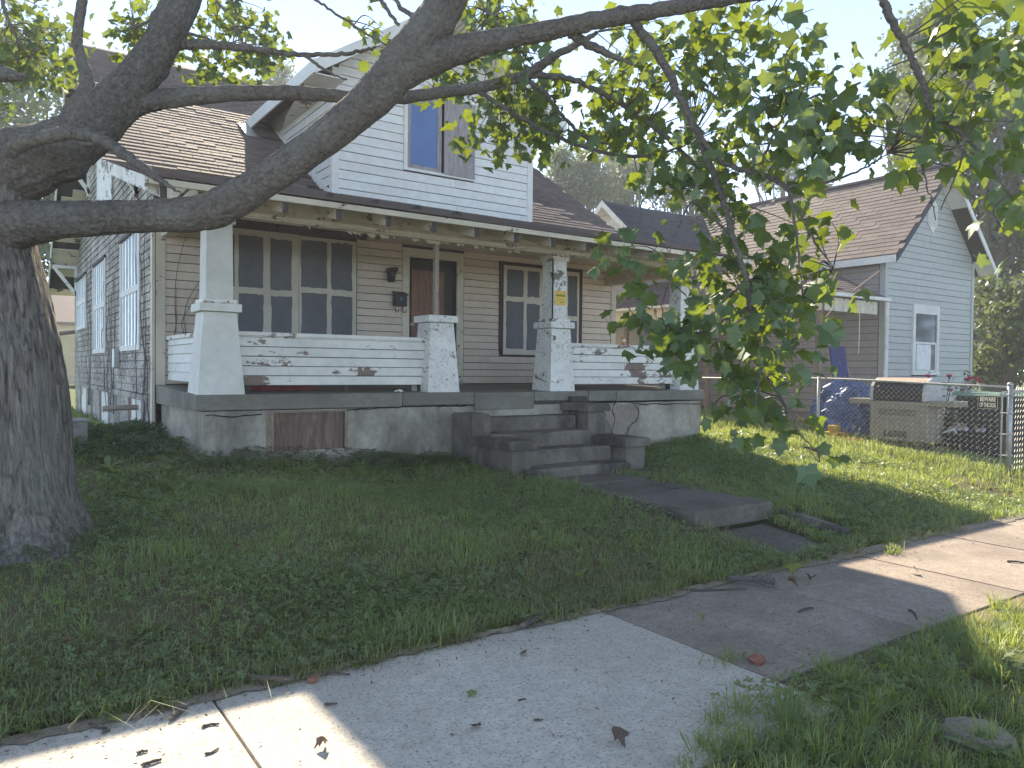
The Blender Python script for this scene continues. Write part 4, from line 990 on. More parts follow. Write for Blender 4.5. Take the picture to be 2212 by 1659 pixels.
# blue folding chair on the neighbouring porch
fc = thing('folding_chair', 'blue folding chair with tall back on the neighbouring porch', 'chair', tuple(at(1818, 800, 16.4) - np.array([0, 0, .6])))
c0 = at(1818, 782, 16.4); bl = flat('navy_chair_cloth', (.04, .05, .16), .7)
MB().hexa([(c0[0] - .28, c0[1], c0[2] - .33), (c0[0] + .28, c0[1], c0[2] - .33), (c0[0] + .28, c0[1] + .04, c0[2] - .33), (c0[0] - .28, c0[1] + .04, c0[2] - .33)],
          [(c0[0] - .28, c0[1] + .10, c0[2] + .35), (c0[0] + .28, c0[1] + .10, c0[2] + .35), (c0[0] + .28, c0[1] + .14, c0[2] + .35), (c0[0] - .28, c0[1] + .14, c0[2] + .35)]).build('backrest', bl, fc, bevel=.015)
MB().box((c0[0] - .28, c0[1] - .48, c0[2] - .40), (c0[0] + .28, c0[1] + .02, c0[2] - .35)).build('seat', bl, fc)
for dx in (-.3, .3):
    MB().tube([(c0[0] + dx, c0[1] - .45, .63), (c0[0] + dx, c0[1] + .06, c0[2] - .1)], .012, 6).build('leg', 'metal', fc)
    MB().tube([(c0[0] + dx, c0[1] + .1, .63), (c0[0] + dx, c0[1] - .45, c0[2] - .3)], .012, 6).build('leg', 'metal', fc)


# wheeled bins
def bin_(c, lab, lid):
    t = thing('wheelie_bin', lab, 'bin', (c[0], c[1], .25), 'green wheeled bins at the street side of the yard'); x_, y_ = c
    MB().hexa([(x_ - .24, y_ - .28, .30), (x_ + .24, y_ - .28, .30), (x_ + .24, y_ + .28, .30), (x_ - .24, y_ + .28, .30)],
              [(x_ - .30, y_ - .37, 1.20), (x_ + .30, y_ - .37, 1.20), (x_ + .30, y_ + .37, 1.20), (x_ - .30, y_ + .37, 1.20)]).build('bin_body', flat('dark_green_plastic', (.02, .035, .03), .5), t, bevel=.02)
    MB().hexa([(x_ - .33, y_ - .42, 1.205), (x_ + .33, y_ - .42, 1.205), (x_ + .33, y_ + .42, 1.205), (x_ - .33, y_ + .42, 1.205)],
              [(x_ - .26, y_ - .34, lid), (x_ + .26, y_ - .34, lid), (x_ + .29, y_ + .38, lid + .02), (x_ - .29, y_ + .38, lid + .02)]).build('lid', flat('sage_green_lid', (.16, .26, .21), .45), t, bevel=.02)
    for dx in (-.2, .2): MB().tube([(x_ + dx - .03, y_ + .3, .37), (x_ + dx + .03, y_ + .3, .37)], .1, 14).build('wheel', 'black_metal', t)


q = at(2130, 850, 13.6); bin_((q[0], q[1]), 'green lidded bin directly behind the warning sign', 1.27)
q = at(2235, 850, 13.2); bin_((q[0], q[1]), 'green lidded bin at the right edge, past the fence corner post', 1.28)
# tub of junk
q = at(2115, 975, 12.6); tb = thing('junk_tub', 'black open tub heaped with scrap beside the fence corner post', 'tub', (q[0], q[1], .3))
x_, y_ = q[0], q[1]
for a, b in (((x_ - .30, y_ - .45), (x_ + .30, y_ - .41)), ((x_ - .30, y_ + .41), (x_ + .30, y_ + .45)), ((x_ - .30, y_ - .41), (x_ - .26, y_ + .41)), ((x_ + .26, y_ - .41), (x_ + .30, y_ + .41))):
    MB().box((a[0], a[1], .28), (b[0], b[1], .66)).build('tub_side', 'black_metal', tb)
MB().box((x_ - .26, y_ - .41, .30), (x_ + .26, y_ + .41, .50)).build('tub_base', 'black_metal', tb)
for i in range(9):
    a = rng.uniform(-.22, .22, 2) * (1, 1.6); b = a + rng.uniform(-.25, .25, 2)
    MB().tube([(x_ + a[0], y_ + a[1], .50), (x_ + (a[0] + b[0]) / 2, y_ + (a[1] + b[1]) / 2, .68), (x_ + b[0], y_ + b[1], .60 + random.random() * .2)], [.03, .05, .02], 7, wob=.2).build('scrap', ('raw_wood', 'metal', 'ply_grey')[i % 3], tb)
tag(MB().box((12.5, 7.45, .40), (12.62, 8.0, .44)).build('red_plank', flat('red_plastic', (.45, .05, .05), .5)), 'red plastic strip on the ground at the foot of the fence', 'plank')
yt = thing('toy_truck', 'yellow plastic toy on the ground in front of the blue tarpaulin', 'toy', (12.5, 8.0, .42))
yl = flat('yellow_plastic', (.62, .36, .05), .45)
q = at(1806, 922, 13.9); MB().box((q[0] - .1, q[1] - .2, .42), (q[0] + .1, q[1] + .2, .52)).build('chassis', yl, yt, bevel=.02)
MB().box((q[0] - .08, q[1] - .05, .522), (q[0] + .08, q[1] + .12, .64)).build('cab', yl, yt, bevel=.02)
for dy in (-.13, .13): MB().tube([(q[0] - .12, q[1] + dy, .45), (q[0] + .12, q[1] + dy, .45)], .05, 12).build('wheel', 'black_metal', yt)
tag(MB().box((14.2, 5.8, .30), (19.0, 6.5, .385)).build('garden_path', 'path'), kind='structure')
# rose bush
q = at(2040, 905, 14.8); rb = thing('rose_bush', 'bush with dark red blooms below the neighbouring window', 'bush', (q[0], q[1], .35))
st_ = MB(); lv = []; blooms = []
for i in range(26):
    a = random.uniform(0, 6.28); L = random.uniform(.2, .75); top = np.array([q[0] + L * math.cos(a), q[1] + L * math.sin(a), random.uniform(.9, 1.62)])
    st_.tube(smooth_path([(q[0], q[1], .35), (q[0] + L * .3 * math.cos(a), q[1] + L * .3 * math.sin(a), .35 + (top[2] - .35) * .5), top]), .007, 4); blooms.append(top)
    for j in range(46): lv.append(np.array([q[0], q[1], .35]) * (1 - (t := random.uniform(.25, 1))) + top * t + rng.normal(0, .09, 3))
st_.build('stems', 'twig', rb)


def quads(C, size, up=0.0, asp=1.0):
    C = np.asarray(C, float); n = len(C); nrm = rng.normal(0, 1, (n, 3)); nrm[:, 2] += up; nrm /= np.linalg.norm(nrm, axis=1)[:, None]
    a = np.cross(nrm, rng.normal(0, 1, (n, 3))); a /= np.linalg.norm(a, axis=1)[:, None]; b = np.cross(nrm, a)
    s_ = (np.asarray(size) * rng.uniform(.6, 1.3, n))[:, None]
    V = np.stack([C - a * s_ * .5, C + b * s_ * .32 * asp + nrm * s_ * .06, C + a * s_ * .5, C - b * s_ * .32 * asp + nrm * s_ * .06], 1).reshape(-1, 3)
    return V, np.arange(4 * n).reshape(-1, 4)


o = big('leaves', *quads(lv, .06), 'leaf_dark', rb); o['kind'] = 'stuff'
for b in blooms:
    if random.random() < .85: MB().tube([b + (0, 0, -.02), b, b + (0, 0, .03), b + (0, 0, .045)], [.02, .05, .045, .01], 8, wob=.15).build('bloom', flat('rose_petals', (.35, .02, .05), .6) if 'rose_petals' not in bpy.data.materials else bpy.data.materials['rose_petals'], rb)

# ================================================================== back left: shed, wall, box
sh = thing('garden_shed', 'pale yellow shed with mono-pitch roof far behind the side wall', 'shed', (3.3, 44, .5))
shw = MB().box((2.6, 43.3, .6), (6.0, 47.0, 3.0)).build('wall', 'yellow_siding', sh)
clapboards(shw, (2.6, 43.3, 0), (1, 0, 0), (0, -1, 0), .7, 3.0, .17, lambda z: .12, lambda z: 3.4, [], 'yellow_siding', proud=.03)
clapboards(shw, (2.6, 47, 0), (0, -1, 0), (-1, 0, 0), .7, 3.0, .17, lambda z: 0, lambda z: 3.6, [], 'white_clean', proud=.03)
MB().hexa([(2.3, 43.0, 2.95), (6.2, 43.0, 3.55), (6.2, 47.3, 3.55), (2.3, 47.3, 2.95)], [(2.3, 43.0, 3.05), (6.2, 43.0, 3.65), (6.2, 47.3, 3.65), (2.3, 47.3, 3.05)]).build('roof', 'red_trim', sh)
fh = thing('far_house', 'house with wide pinkish shingle roof far behind the shed', 'house', (2, 58, .5))
MB().box((-3, 55, .5), (12, 63, 4.1)).build('wall', 'yellow_siding', fh)
fr_ = MB().hexa([(-3.5, 54.4, 4.05), (12.5, 54.4, 4.05), (12.5, 59, 6.4), (-3.5, 59, 6.4)], [(-3.5, 54.4, 4.2), (12.5, 54.4, 4.2), (12.5, 59, 6.55), (-3.5, 59, 6.55)]).hexa([(-3.5, 59, 6.4), (12.5, 59, 6.4), (12.5, 63.6, 4.05), (-3.5, 63.6, 4.05)], [(-3.5, 59, 6.55), (12.5, 59, 6.55), (12.5, 63.6, 4.2), (-3.5, 63.6, 4.2)]).build('roof', 'shingle', fh)
bf = thing('board_fence', 'short run of dark brown board fence seen beside the big trunk', 'fence', (1.6, 33, .6))
for i in range(9): MB().box((.9 + i * .15, 33.0, .55), (1.04 + i * .15, 33.03, 2.6 + random.uniform(-.02, .02))).build('board', 'red_trim', bf)
MB().box((.9, 33.032, 1.0), (2.24, 33.08, 1.1)).build('rail', 'red_trim', bf)
ub = thing('utility_box', 'plain brown-grey utility box beside the trunk in the side yard', 'box', (.9, 10.2, .5))
MB().box((.62, 9.98, .58), (1.00, 10.3, .95)).build('cabinet', flat('taupe_box', (.21, .185, .17), .7), ub, bevel=.012)
MB().box((.60, 9.96, .952), (1.02, 10.32, .972)).build('lid', flat('taupe_lid', (.28, .26, .25), .6), ub)
tag(MB().hexa([(.3, 8.35, .40), (1.5, 8.2, .42), (1.6, 8.75, .44), (.3, 9.0, .42)], [(.3, 8.35, .50), (1.5, 8.2, .485), (1.6, 8.75, .50), (.3, 9.0, .53)]).build('side_flag', 'path', bevel=.01), kind='structure')

# ================================================================== the maple in front
tree = thing('maple_tree', 'large maple with spreading bare limbs in front of the house, trunk at left', 'tree', (.1, 6.5, .25))
TP = [(22, 1250, 5.45, .74), (10, 1190, 5.45, .60), (-4, 1120, 5.46, .495), (-10, 1000, 5.48, .445), (-14, 900, 5.5, .435), (-24, 780, 5.5, .425), (-48, 640, 5.5, .41), (-72, 520, 5.5, .40), (-66, 430, 5.52, .39), (-30, 360, 5.54, .33)]
C = smooth_path([at(a, b, d) for a, b, d, r in TP], 12); R_ = smooth_path([(r, 0, 0) for *_, r in TP], 12)[:, 0]
seg = 120; th = np.linspace(0, 2 * np.pi, seg, endpoint=False); tv = []
ph = rng.uniform(0, 6.28, 14); fr = rng.integers(9, 34, 14)
for i in range(len(C)):
    z = C[i][2]; d = np.zeros(seg)
    for p_, f_ in zip(ph, fr): d += np.sin(f_ * th + p_ + 1.7 * np.sin(z * 2.2 + p_) + z * .9)
    ridge = np.abs(d) / 6.0
    r = R_[i] * (1 + .055 * ridge + .03 * np.sin(3 * th + 1) + rng.normal(0, .004, seg))
    flare = ss(.75, .22, z); r = r * (1 + flare * (.12 * np.maximum(0, np.sin(5 * th + .7)) ** 1.5))
    tv.append(np.stack([C[i][0] + r * np.cos(th), C[i][1] + r * np.sin(th), np.full(seg, z)], 1))
tv = np.concatenate(tv); n = len(C); ii = np.arange(n * seg).reshape(n, seg)
tf = np.stack([ii[:-1], np.roll(ii, -1, 1)[:-1], np.roll(ii, -1, 1)[1:], ii[1:]], -1).reshape(-1, 4)
big('trunk', tv, tf, 'bark', tree, True)
# roots and old leaves at the foot
for (a, b) in (((90, 1200), (150, 1222)),):
    p0, p1 = at(*a, 5.35), at(*b, 5.2); p0[2] = gz(p0[0], p0[1]) + .04; p1[2] = gz(p1[0], p1[1]) - .03
    MB().tube(smooth_path([p0, (p0 + p1) / 2 + (0, 0, .03), p1]), [.09] * 7 + [.07] * 3 + [.03] * 3, 10, wob=.05).build('root', 'bark', tree, True)

NODES = []      # sampled limb points, used to hang the twigs


def limb(pts, name='limb', seg=18, mat='bark_limb', wob=.006, sub=8, keep=True):
    P = smooth_path([at(a, b, d) for a, b, d, r in pts], sub); R2 = np.maximum(smooth_path([(r, 0, 0) for *_, r in pts], sub)[:, 0], .002)
    P = P + rng.normal(0, .004, P.shape) * np.minimum(1, .03 / R2)[:, None]
    if keep: NODES.extend([(p, r) for p, r in zip(P, R2)])
    kn = R2 * (1 + .02 * np.sin(np.arange(len(R2)) * .9) + rng.normal(0, .008, len(R2)))
    if R2.max() < .06: return MB().tube(P, kn, seg, True, wob).build(name, mat, tree, True)
    # thick limbs: furrowed skin, swellings and knots
    P = smooth_path(P, 4); n = len(P); kn = np.interp(np.linspace(0, 1, n), np.linspace(0, 1, len(kn)), kn); sg2 = 64; th_ = np.linspace(0, 2 * np.pi, sg2, endpoint=False)
    T_ = np.gradient(P, axis=0); T_ /= np.linalg.norm(T_, axis=1)[:, None]; a = np.cross(T_[0], (0, 0, 1)); a /= np.linalg.norm(a); V = []
    L = np.concatenate([[0], np.cumsum(np.linalg.norm(np.diff(P, axis=0), axis=1))]); ph_ = rng.uniform(0, 6.28, 10); fr_ = rng.integers(7, 27, 10); kt = [(rng.uniform(0, L[-1]), rng.uniform(0, 6.28), rng.uniform(.10, .22)) for _ in range(int(L[-1] * 2.2))]
    for i in range(n):
        a = a - T_[i] * (a @ T_[i]); a /= np.linalg.norm(a); b = np.cross(T_[i], a); d = np.zeros(sg2)
        for p_, f_ in zip(ph_, fr_): d += np.sin(f_ * th_ + p_ + 2.1 * np.sin(L[i] * 3.1 + p_) + L[i] * 1.3)
        r = kn[i] * (1 + .048 * np.abs(d) / 3 + .035 * np.sin(L[i] * 2.3 + ph_[0]) + rng.normal(0, .006, sg2))
        for (l0, t0, h0) in kt: r = r + kn[i] * h0 * math.exp(-((L[i] - l0) / (.32 * kn[i] + .01)) ** 2) * np.exp((np.cos(th_ - t0) - 1) * 9)
        V.append(P[i] + np.outer(np.cos(th_) * r, a) + np.outer(np.sin(th_) * r, b))
    ii_ = np.arange(n * sg2).reshape(n, sg2); Fc = np.stack([ii_[:-1], np.roll(ii_, -1, 1)[:-1], np.roll(ii_, -1, 1)[1:], ii_[1:]], -1).reshape(-1, 4)
    return big(name, np.concatenate(V), Fc, mat, tree, True)


limb([(-60, 520, 5.5, .26), (0, 492, 5.45, .20), (80, 480, 5.42, .145), (230, 470, 5.40, .115), (420, 462, 5.38, .112), (490, 440, 5.36, .122), (580, 385, 5.33, .106), (700, 300, 5.3, .112), (800, 215, 5.27, .127), (880, 125, 5.25, .145), (940, 45, 5.22, .130), (985, -40, 5.2, .12), (1020, -140, 5.15, .12), (1040, -260, 5.1, .09)], seg=26)
limb([(860, 165, 5.26, .10), (930, 128, 5.24, .105), (1010, 102, 5.22, .085), (1100, 82, 5.2, .067), (1200, 62, 5.17, .063), (1300, 42, 5.12, .056), (1420, 22, 5.08, .049), (1520, 5, 5.03, .043), (1620, -10, 5.0, .037), (1760, -30, 4.95, .042), (1900, -40, 4.7, .032)], seg=20)
limb([(-60, 440, 5.55, .34), (-10, 380, 5.55, .29), (70, 345, 5.58, .235), (150, 310, 5.6, .20), (225, 248, 5.62, .172), (295, 172, 5.65, .140), (348, 95, 5.68, .122), (385, 15, 5.7, .118), (420, -60, 5.72, .11), (470, -160, 5.75, .13), (520, -280, 5.8, .10)], seg=30)
limb([(-60, 470, 5.6, .30), (-120, 330, 5.7, .24), (-170, 180, 5.8, .2), (-200, 0, 5.9, .16), (-180, -200, 6, .12)], seg=22)
limb([(235, 262, 5.62, .11), (275, 235, 5.64, .088), (330, 217, 5.7, .074), (450, 205, 5.85, .060), (570, 200, 6.0, .054), (690, 204, 6.1, .051), (770, 212, 6.2, .049), (850, 212, 6.3, .051), (950, 200, 6.4, .046), (1030, 190, 6.45, .045), (1090, 176, 6.5, .042), (1140, 159, 6.5, .039), (1200, 120, 6.4, .030), (1258, 90, 6.3, .022), (1290, 70, 6.2, .014)], seg=14)
limb([(1125, 163, 6.5, .03), (1200, 165, 6.5, .026), (1258, 180, 6.5, .024), (1346, 226, 6.4, .023), (1399, 266, 6.4, .022), (1451, 307, 6.3, .020), (1529, 383, 6.2, .015), (1590, 440, 6.1, .009)], 'branch', 10)
limb([(1020, 192, 6.45, .026), (1060, 215, 6.45, .02), (1156, 273, 6.4, .017), (1235, 307, 6.4, .016), (1315, 331, 6.3, .015), (1399, 336, 6.3, .014), (1464, 320, 6.2, .010), (1490, 307, 6.2, .005)], 'branch', 9)
limb([(1125, 168, 6.5, .022), (1175, 198, 6.5, .019), (1206, 240, 6.5, .017), (1235, 271, 6.5, .015), (1268, 299, 6.45, .013), (1315, 310, 6.4, .010), (1380, 318, 6.4, .004)], 'branch', 9)
limb([(1215, 60, 5.17, .03), (1242, 78, 5.2, .034), (1300, 110, 5.25, .026), (1340, 128, 5.28, .014), (1370, 141, 5.3, .004)], 'branch', 10, keep=False)
limb([(1340, 25, 5.1, .04), (1365, 42, 5.12, .032), (1399, 86, 5.15, .032), (1425, 122, 5.17, .030), (1464, 200, 5.2, .027), (1503, 281, 5.25, .025), (1529, 344, 5.3, .024), (1562, 430, 5.3, .022), (1580, 502, 5.3, .021), (1611, 600, 5.3, .018), (1621, 676, 5.3, .016), (1635, 763, 5.25, .013), (1640, 816, 5.2, .010), (1632, 879, 5.15, .006)], 'branch', 12)
limb([(1500, 275, 5.25, .013), (1560, 350, 5.2, .018), (1640, 375, 5.1, .018), (1700, 405, 5.05, .016), (1712, 450, 5.05, .011), (1722, 520, 5.05, .008), (1735, 640, 5.05, .004)], 'branch', 9)
limb([(1700, 405, 5.05, .013), (1760, 398, 4.95, .010), (1850, 372, 4.9, .007), (1920, 330, 4.85, .003)], 'branch', 8)
limb([(1715, 440, 5.05, .008), (1760, 520, 5.1, .007), (1800, 580, 5.2, .003)], 'branch', 7)
limb([(1640, 375, 5.1, .010), (1655, 330, 5.05, .009), (1680, 270, 5.0, .007), (1720, 230, 4.95, .003)], 'branch', 8)
limb([(1620, 660, 5.3, .009), (1570, 690, 5.25, .008), (1500, 720, 5.2, .006), (1430, 700, 5.2, .003)], 'branch', 7)
limb([(1612, 605, 5.3, .010), (1570, 640, 5.25, .009), (1525, 690, 5.2, .005), (1480, 640, 5.2, .003)], 'branch', 7)
limb([(1582, 510, 5.3, .010), (1540, 470, 5.25, .009), (1490, 440, 5.2, .007), (1440, 560, 5.2, .003)], 'branch', 7)
limb([(1640, 800, 5.2, .007), (1690, 860, 5.15, .007), (1720, 925, 5.1, .006), (1755, 965, 5.05, .004), (1790, 985, 5.0, .002)], 'branch', 7)
limb([(1880, -60, 4.4, .026), (1908, 0, 4.3, .024), (1925, 43, 4.28, .022), (1961, 113, 4.25, .020), (1987, 165, 4.22, .018), (2007, 227, 4.2, .015), (2014, 255, 4.2, .012), (2050, 270, 4.2, .011), (2090, 302, 4.15, .010), (2140, 362, 4.1, .006), (2180, 420, 4.1, .003)], 'branch', 10)
limb([(2012, 250, 4.2, .008), (1994, 300, 4.22, .006), (1998, 380, 4.25, .005), (2022, 470, 4.3, .003)], 'branch', 6)
limb([(2085, 298, 4.15, .007), (2070, 370, 4.2, .005), (2030, 455, 4.3, .003)], 'branch', 6)
limb([(150, 250, 6.4, .07), (188, 190, 6.4, .055), (176, 130, 6.4, .042), (167, 80, 6.4, .038), (177, 0, 6.4, .036), (185, -100, 6.4, .03)], 'limb', 12)
limb([(355, 95, 5.7, .06), (390, 95, 5.72, .04), (450, 96, 5.75, .030), (530, 104, 5.8, .024), (600, 114, 5.85, .021), (645, 118, 5.88, .017), (730, 117, 5.9, .015), (780, 110, 5.92, .012), (814, 102, 5.95, .009)], 'branch', 10, keep=False)
limb([(625, 116, 5.86, .012), (660, 122, 5.86, .014), (700, 150, 5.86, .011), (749, 173, 5.86, .006)], 'branch', 8, keep=False)
limb([(380, 62, 5.7, .016), (453, 86, 5.75, .008)], 'branch', 8, keep=False)
limb([(660, -20, 5.9, .011), (700, 12, 5.85, .010), (772, 60, 5.8, .009), (848, 107, 5.6, .006)], 'branch', 7)
limb([(860, 55, 5.25, .012), (830, 10, 5.3, .014), (800, -40, 5.3, .012)], 'branch', 7, keep=False)
limb([(905, 42, 5.25, .018), (870, 20, 5.3, .016), (840, -20, 5.3, .012)], 'branch', 7, keep=False)
limb([(20, 330, 5.2, .05), (44, 312, 5.18, .052), (130, 290, 5.12, .044), (180, 291, 5.1, .042), (226, 306, 5.08, .040), (290, 348, 5.05, .034), (338, 383, 5.04, .025), (370, 404, 5.02, .012), (394, 418, 5.0, .003)], 'limb', 12, keep=False)
limb([(-60, 160, 5.2, .07), (0, 158, 5.2, .055), (35, 165, 5.2, .03), (55, 163, 5.2, .008)], 'limb', 10, keep=False)
limb([(5, 0, 8.0, .02), (25, 60, 8.0, .016), (60, 120, 8.0, .008)], 'branch', 7)
limb([(360, 20, 8.0, .018), (330, 40, 8.0, .016), (290, 60, 8.0, .01)], 'branch', 7)
limb([(450, -20, 8.2, .02), (490, 30, 8.2, .016), (530, 100, 8.2, .008)], 'branch', 7)
limb([(1050, 20, 6.6, .02), (1080, 60, 6.6, .015), (1120, 110, 6.6, .006)], 'branch', 7)

# --- leaves
HALF = [(0, 0), (-.10, .20), (.00, .50), (.14, .43), (.26, .42), (.42, .55), (.66, .60), (.63, .42), (.66, .27), (.82, .21), (.90, .09), (1.03, 0)]
OUT = HALF + [(a, -b) for a, b in HALF[-2:0:-1]]


def leaf_shape(fold, curl, bend):
    v = [(.36, 0, 0)] + [(a, b, -fold * abs(b) + curl * b * b - bend * a * a) for a, b in OUT]; v[0] = (.36, 0, -bend * .13)
    v += [(-.55, .014, .16), (-.55, -.014, .16), (.02, -.02, 0), (.02, .02, 0)]      # stalk
    return np.array(v)


LF = np.array([(0, 1 + i, 1 + (i + 1) % len(OUT)) for i in range(len(OUT))] + [(len(OUT) + 1, len(OUT) + 2, len(OUT) + 3), (len(OUT) + 1, len(OUT) + 3, len(OUT) + 4)])
SHP = [leaf_shape(f_, c_, b_) for f_, c_, b_ in ((.15, .3, .2), (.5, .1, .35), (-.2, .7, .4), (.7, -.4, .25), (.3, .5, .7))]


def frames(n, droop=.75):
    tip = rng.normal(0, 1, (n, 3)); tip[:, 2] = tip[:, 2] * .5 - droop; tip /= np.linalg.norm(tip, axis=1)[:, None]
    nm = rng.normal(0, .75, (n, 3)); nm[:, 2] += 1.0; nm -= tip * np.sum(nm * tip, 1)[:, None]; nm /= np.linalg.norm(nm, axis=1)[:, None]
    return np.stack([tip, np.cross(nm, tip), nm], 1)       # rows: leaf axes in the world


def leaf_cloud(P, S):
    n = len(P); Fm = frames(n); vi = rng.integers(0, len(SHP), n); base = np.array(SHP)[vi] * np.asarray(S)[:, None, None]
    V = np.einsum('nij,njk->nik', base, Fm) + np.asarray(P)[:, None, :]; k2 = V.shape[1]
    return V.reshape(-1, 3), (LF[None] + (np.arange(n) * k2)[:, None, None]).reshape(-1, 3)


CL = [(70, 90, 8.3, 95, 85, 230, .115), (15, 150, 8.0, 60, 60, 90, .115), (110, 150, 8.3, 55, 35, 70, .115), (320, 55, 8.3, 90, 70, 200, .12), (395, 120, 8.4, 30, 40, 40, .12), (520, 60, 8.4, 80, 85, 230, .12), (455, 150, 8.4, 45, 22, 50, .12), (560, 130, 8.6, 50, 30, 50, .11),
      (850, 88, 5.9, 45, 25, 34, .10), (1075, 60, 6.8, 90, 65, 190, .125), (1000, 130, 6.8, 80, 40, 70, .12), (1110, 215, 6.7, 100, 75, 190, .125), (960, 175, 6.6, 55, 20, 30, .12), (1065, 285, 6.6, 60, 40, 60, .125), (1180, 285, 6.6, 60, 40, 60, .125),
      (1330, 190, 6.6, 75, 60, 150, .13), (1380, 290, 6.5, 80, 45, 120, .13), (1270, 280, 6.6, 70, 35, 50, .13), (1420, 90, 5.9, 100, 70, 140, .13), (1500, 150, 5.8, 80, 80, 120, .135),
      (1600, 60, 5.6, 100, 55, 130, .135), (1700, 85, 5.2, 70, 55, 55, .14), (1560, 250, 5.7, 100, 90, 150, .135), (1690, 240, 4.9, 110, 80, 120, .145), (1830, 255, 4.7, 110, 75, 95, .15), (1740, 330, 4.8, 100, 50, 65, .15), (1900, 330, 4.6, 70, 50, 45, .15),
      (2070, 90, 4.2, 90, 80, 70, .15), (2160, 60, 4.1, 80, 80, 60, .15), (2040, 190, 4.2, 80, 70, 60, .15), (2140, 240, 4.15, 80, 90, 70, .15), (2170, 390, 4.2, 55, 70, 34, .15), (2190, 520, 4.2, 40, 60, 18, .15), (2060, 330, 4.2, 60, 40, 24, .14),
      (1470, 372, 5.7, 75, 48, 95, .14), (1580, 390, 5.4, 60, 60, 60, .14), (1400, 556, 5.25, 75, 30, 42, .145), (1540, 560, 5.3, 70, 55, 75, .15), (1630, 545, 5.2, 100, 70, 110, .15), (1770, 545, 5.15, 70, 70, 48, .15), (1450, 672, 5.2, 100, 36, 62, .15), (1600, 650, 5.2, 110, 60, 120, .15), (1730, 650, 5.15, 90, 60, 60, .15),
      (1400, 690, 5.2, 55, 28, 24, .145), (1500, 740, 5.2, 90, 45, 60, .15), (1620, 745, 5.15, 110, 55, 95, .15), (1710, 770, 5.1, 80, 45, 45, .15), (1590, 830, 5.1, 90, 45, 58, .15), (1560, 890, 5.1, 60, 35, 26, .15), (1680, 870, 5.05, 60, 45, 28, .15), (1770, 978, 5.0, 50, 16, 12, .14)]
NP = np.array([p for p, r in NODES]); NR2 = np.array([r for p, r in NODES])
LP, LS, LK = [], [], []
for ci, (x, y, d, rx, ry, n, s) in enumerate(CL):
    n = int(n * (.56 if (x > 1330 and y > 480) else .68 if x > 1280 else 1.0)); c = at(x, y, d); ns = max(2, n // 7); tw = MB()
    for _ in range(ns):
        while True:
            a, b = rng.uniform(-1, 1, 2)
            if a * a + b * b < 1: break
        sc = at(x + a * rx, y + b * ry, d + .12 + abs(rng.normal(0, .35)) * (1 if rng.random() < .75 else -1)); dd = np.linalg.norm(NP - sc, axis=1) + NR2 * 3
        j = int(np.argmin(dd)); st = NP[j]
        if dd[j] < 2.2:
            mid = (st + sc) / 2 + rng.normal(0, .05, 3) + (0, 0, .08 * dd[j])
            tw.tube(smooth_path([st, mid, sc + (0, 0, .03)], 4), np.linspace(.0055, .0022, 9), 4)
        m = int(round(n / ns)); sd = .13 if d > 6 else .15
        q = sc + np.clip(rng.normal(0, sd, (m, 3)), -1.7 * sd, 1.7 * sd) * (1, 1, .75); LP.extend(q); LS.extend(s * .74 * np.clip(rng.normal(.95, .25, m), .4, 1.5)); LK.extend([ci] * m)
    if tw.v: tag(tw.build('twigs', 'twig', tree), kind='stuff')
# crown above the picture
for (x, y, z, r, n) in ((1.5, 5.5, 7.6, 1.7, 420), (4.2, 6.0, 8.2, 1.9, 480), (-1.0, 6.5, 8.5, 2.2, 500), (6.5, 3.6, 8.2, 1.4, 300), (2.5, 3.0, 7.0, 1.8, 380), (0, 4.0, 9.5, 2.2, 450), (4.0, 8.0, 10.0, 1.6, 260)):
    n = n // 2; ns = n // 10; cc = rng.normal(0, 1, (ns, 3)); cc = cc / np.linalg.norm(cc, axis=1)[:, None] * (rng.uniform(.2, 1, ns) ** .5)[:, None] * r * (1, 1, .8) + (x, y, z)
    LP.extend((cc[:, None] + rng.normal(0, .2, (ns, 10, 3))).reshape(-1, 3)); LS.extend(.15 * rng.uniform(.7, 1.2, ns * 10)); LK.extend([-1] * ns * 10)
LP = np.array(LP); LS = np.array(LS); LK = np.array(LK)
for g in [(x, y) for x in (0,) for y in (0,)]: pass
vis = np.where(LK >= 0)[0]; near = vis[np.argsort(np.linalg.norm(LP[vis] - EYE, axis=1) / LS[vis])][:300]
lm_ = []
for s_ in SHP:
    me = bpy.data.meshes.new('leaf'); me.from_pydata([tuple(v) for v in s_], [], [tuple(int(i) for i in f_) for f_ in LF]); me.update(); me.materials.append(M['leaf']); lm_.append(me)
Fm = frames(300); pm = wmat(tree).inverted()
for i, k2 in enumerate(near):
    o = bpy.data.objects.new('leaf', lm_[i % 5]); COL.objects.link(o); o.parent = tree; o.matrix_parent_inverse = pm
    A = Fm[i]; s = LS[k2]
    o.matrix_basis = Matrix(((A[0, 0] * s, A[1, 0] * s, A[2, 0] * s, LP[k2, 0]), (A[0, 1] * s, A[1, 1] * s, A[2, 1] * s, LP[k2, 1]), (A[0, 2] * s, A[1, 2] * s, A[2, 2] * s, LP[k2, 2]), (0, 0, 0, 1)))
mask = np.ones(len(LP), bool); mask[near] = False
o = big('leaves', *leaf_cloud(LP[mask], LS[mask]), 'leaf', tree); o['kind'] = 'stuff'


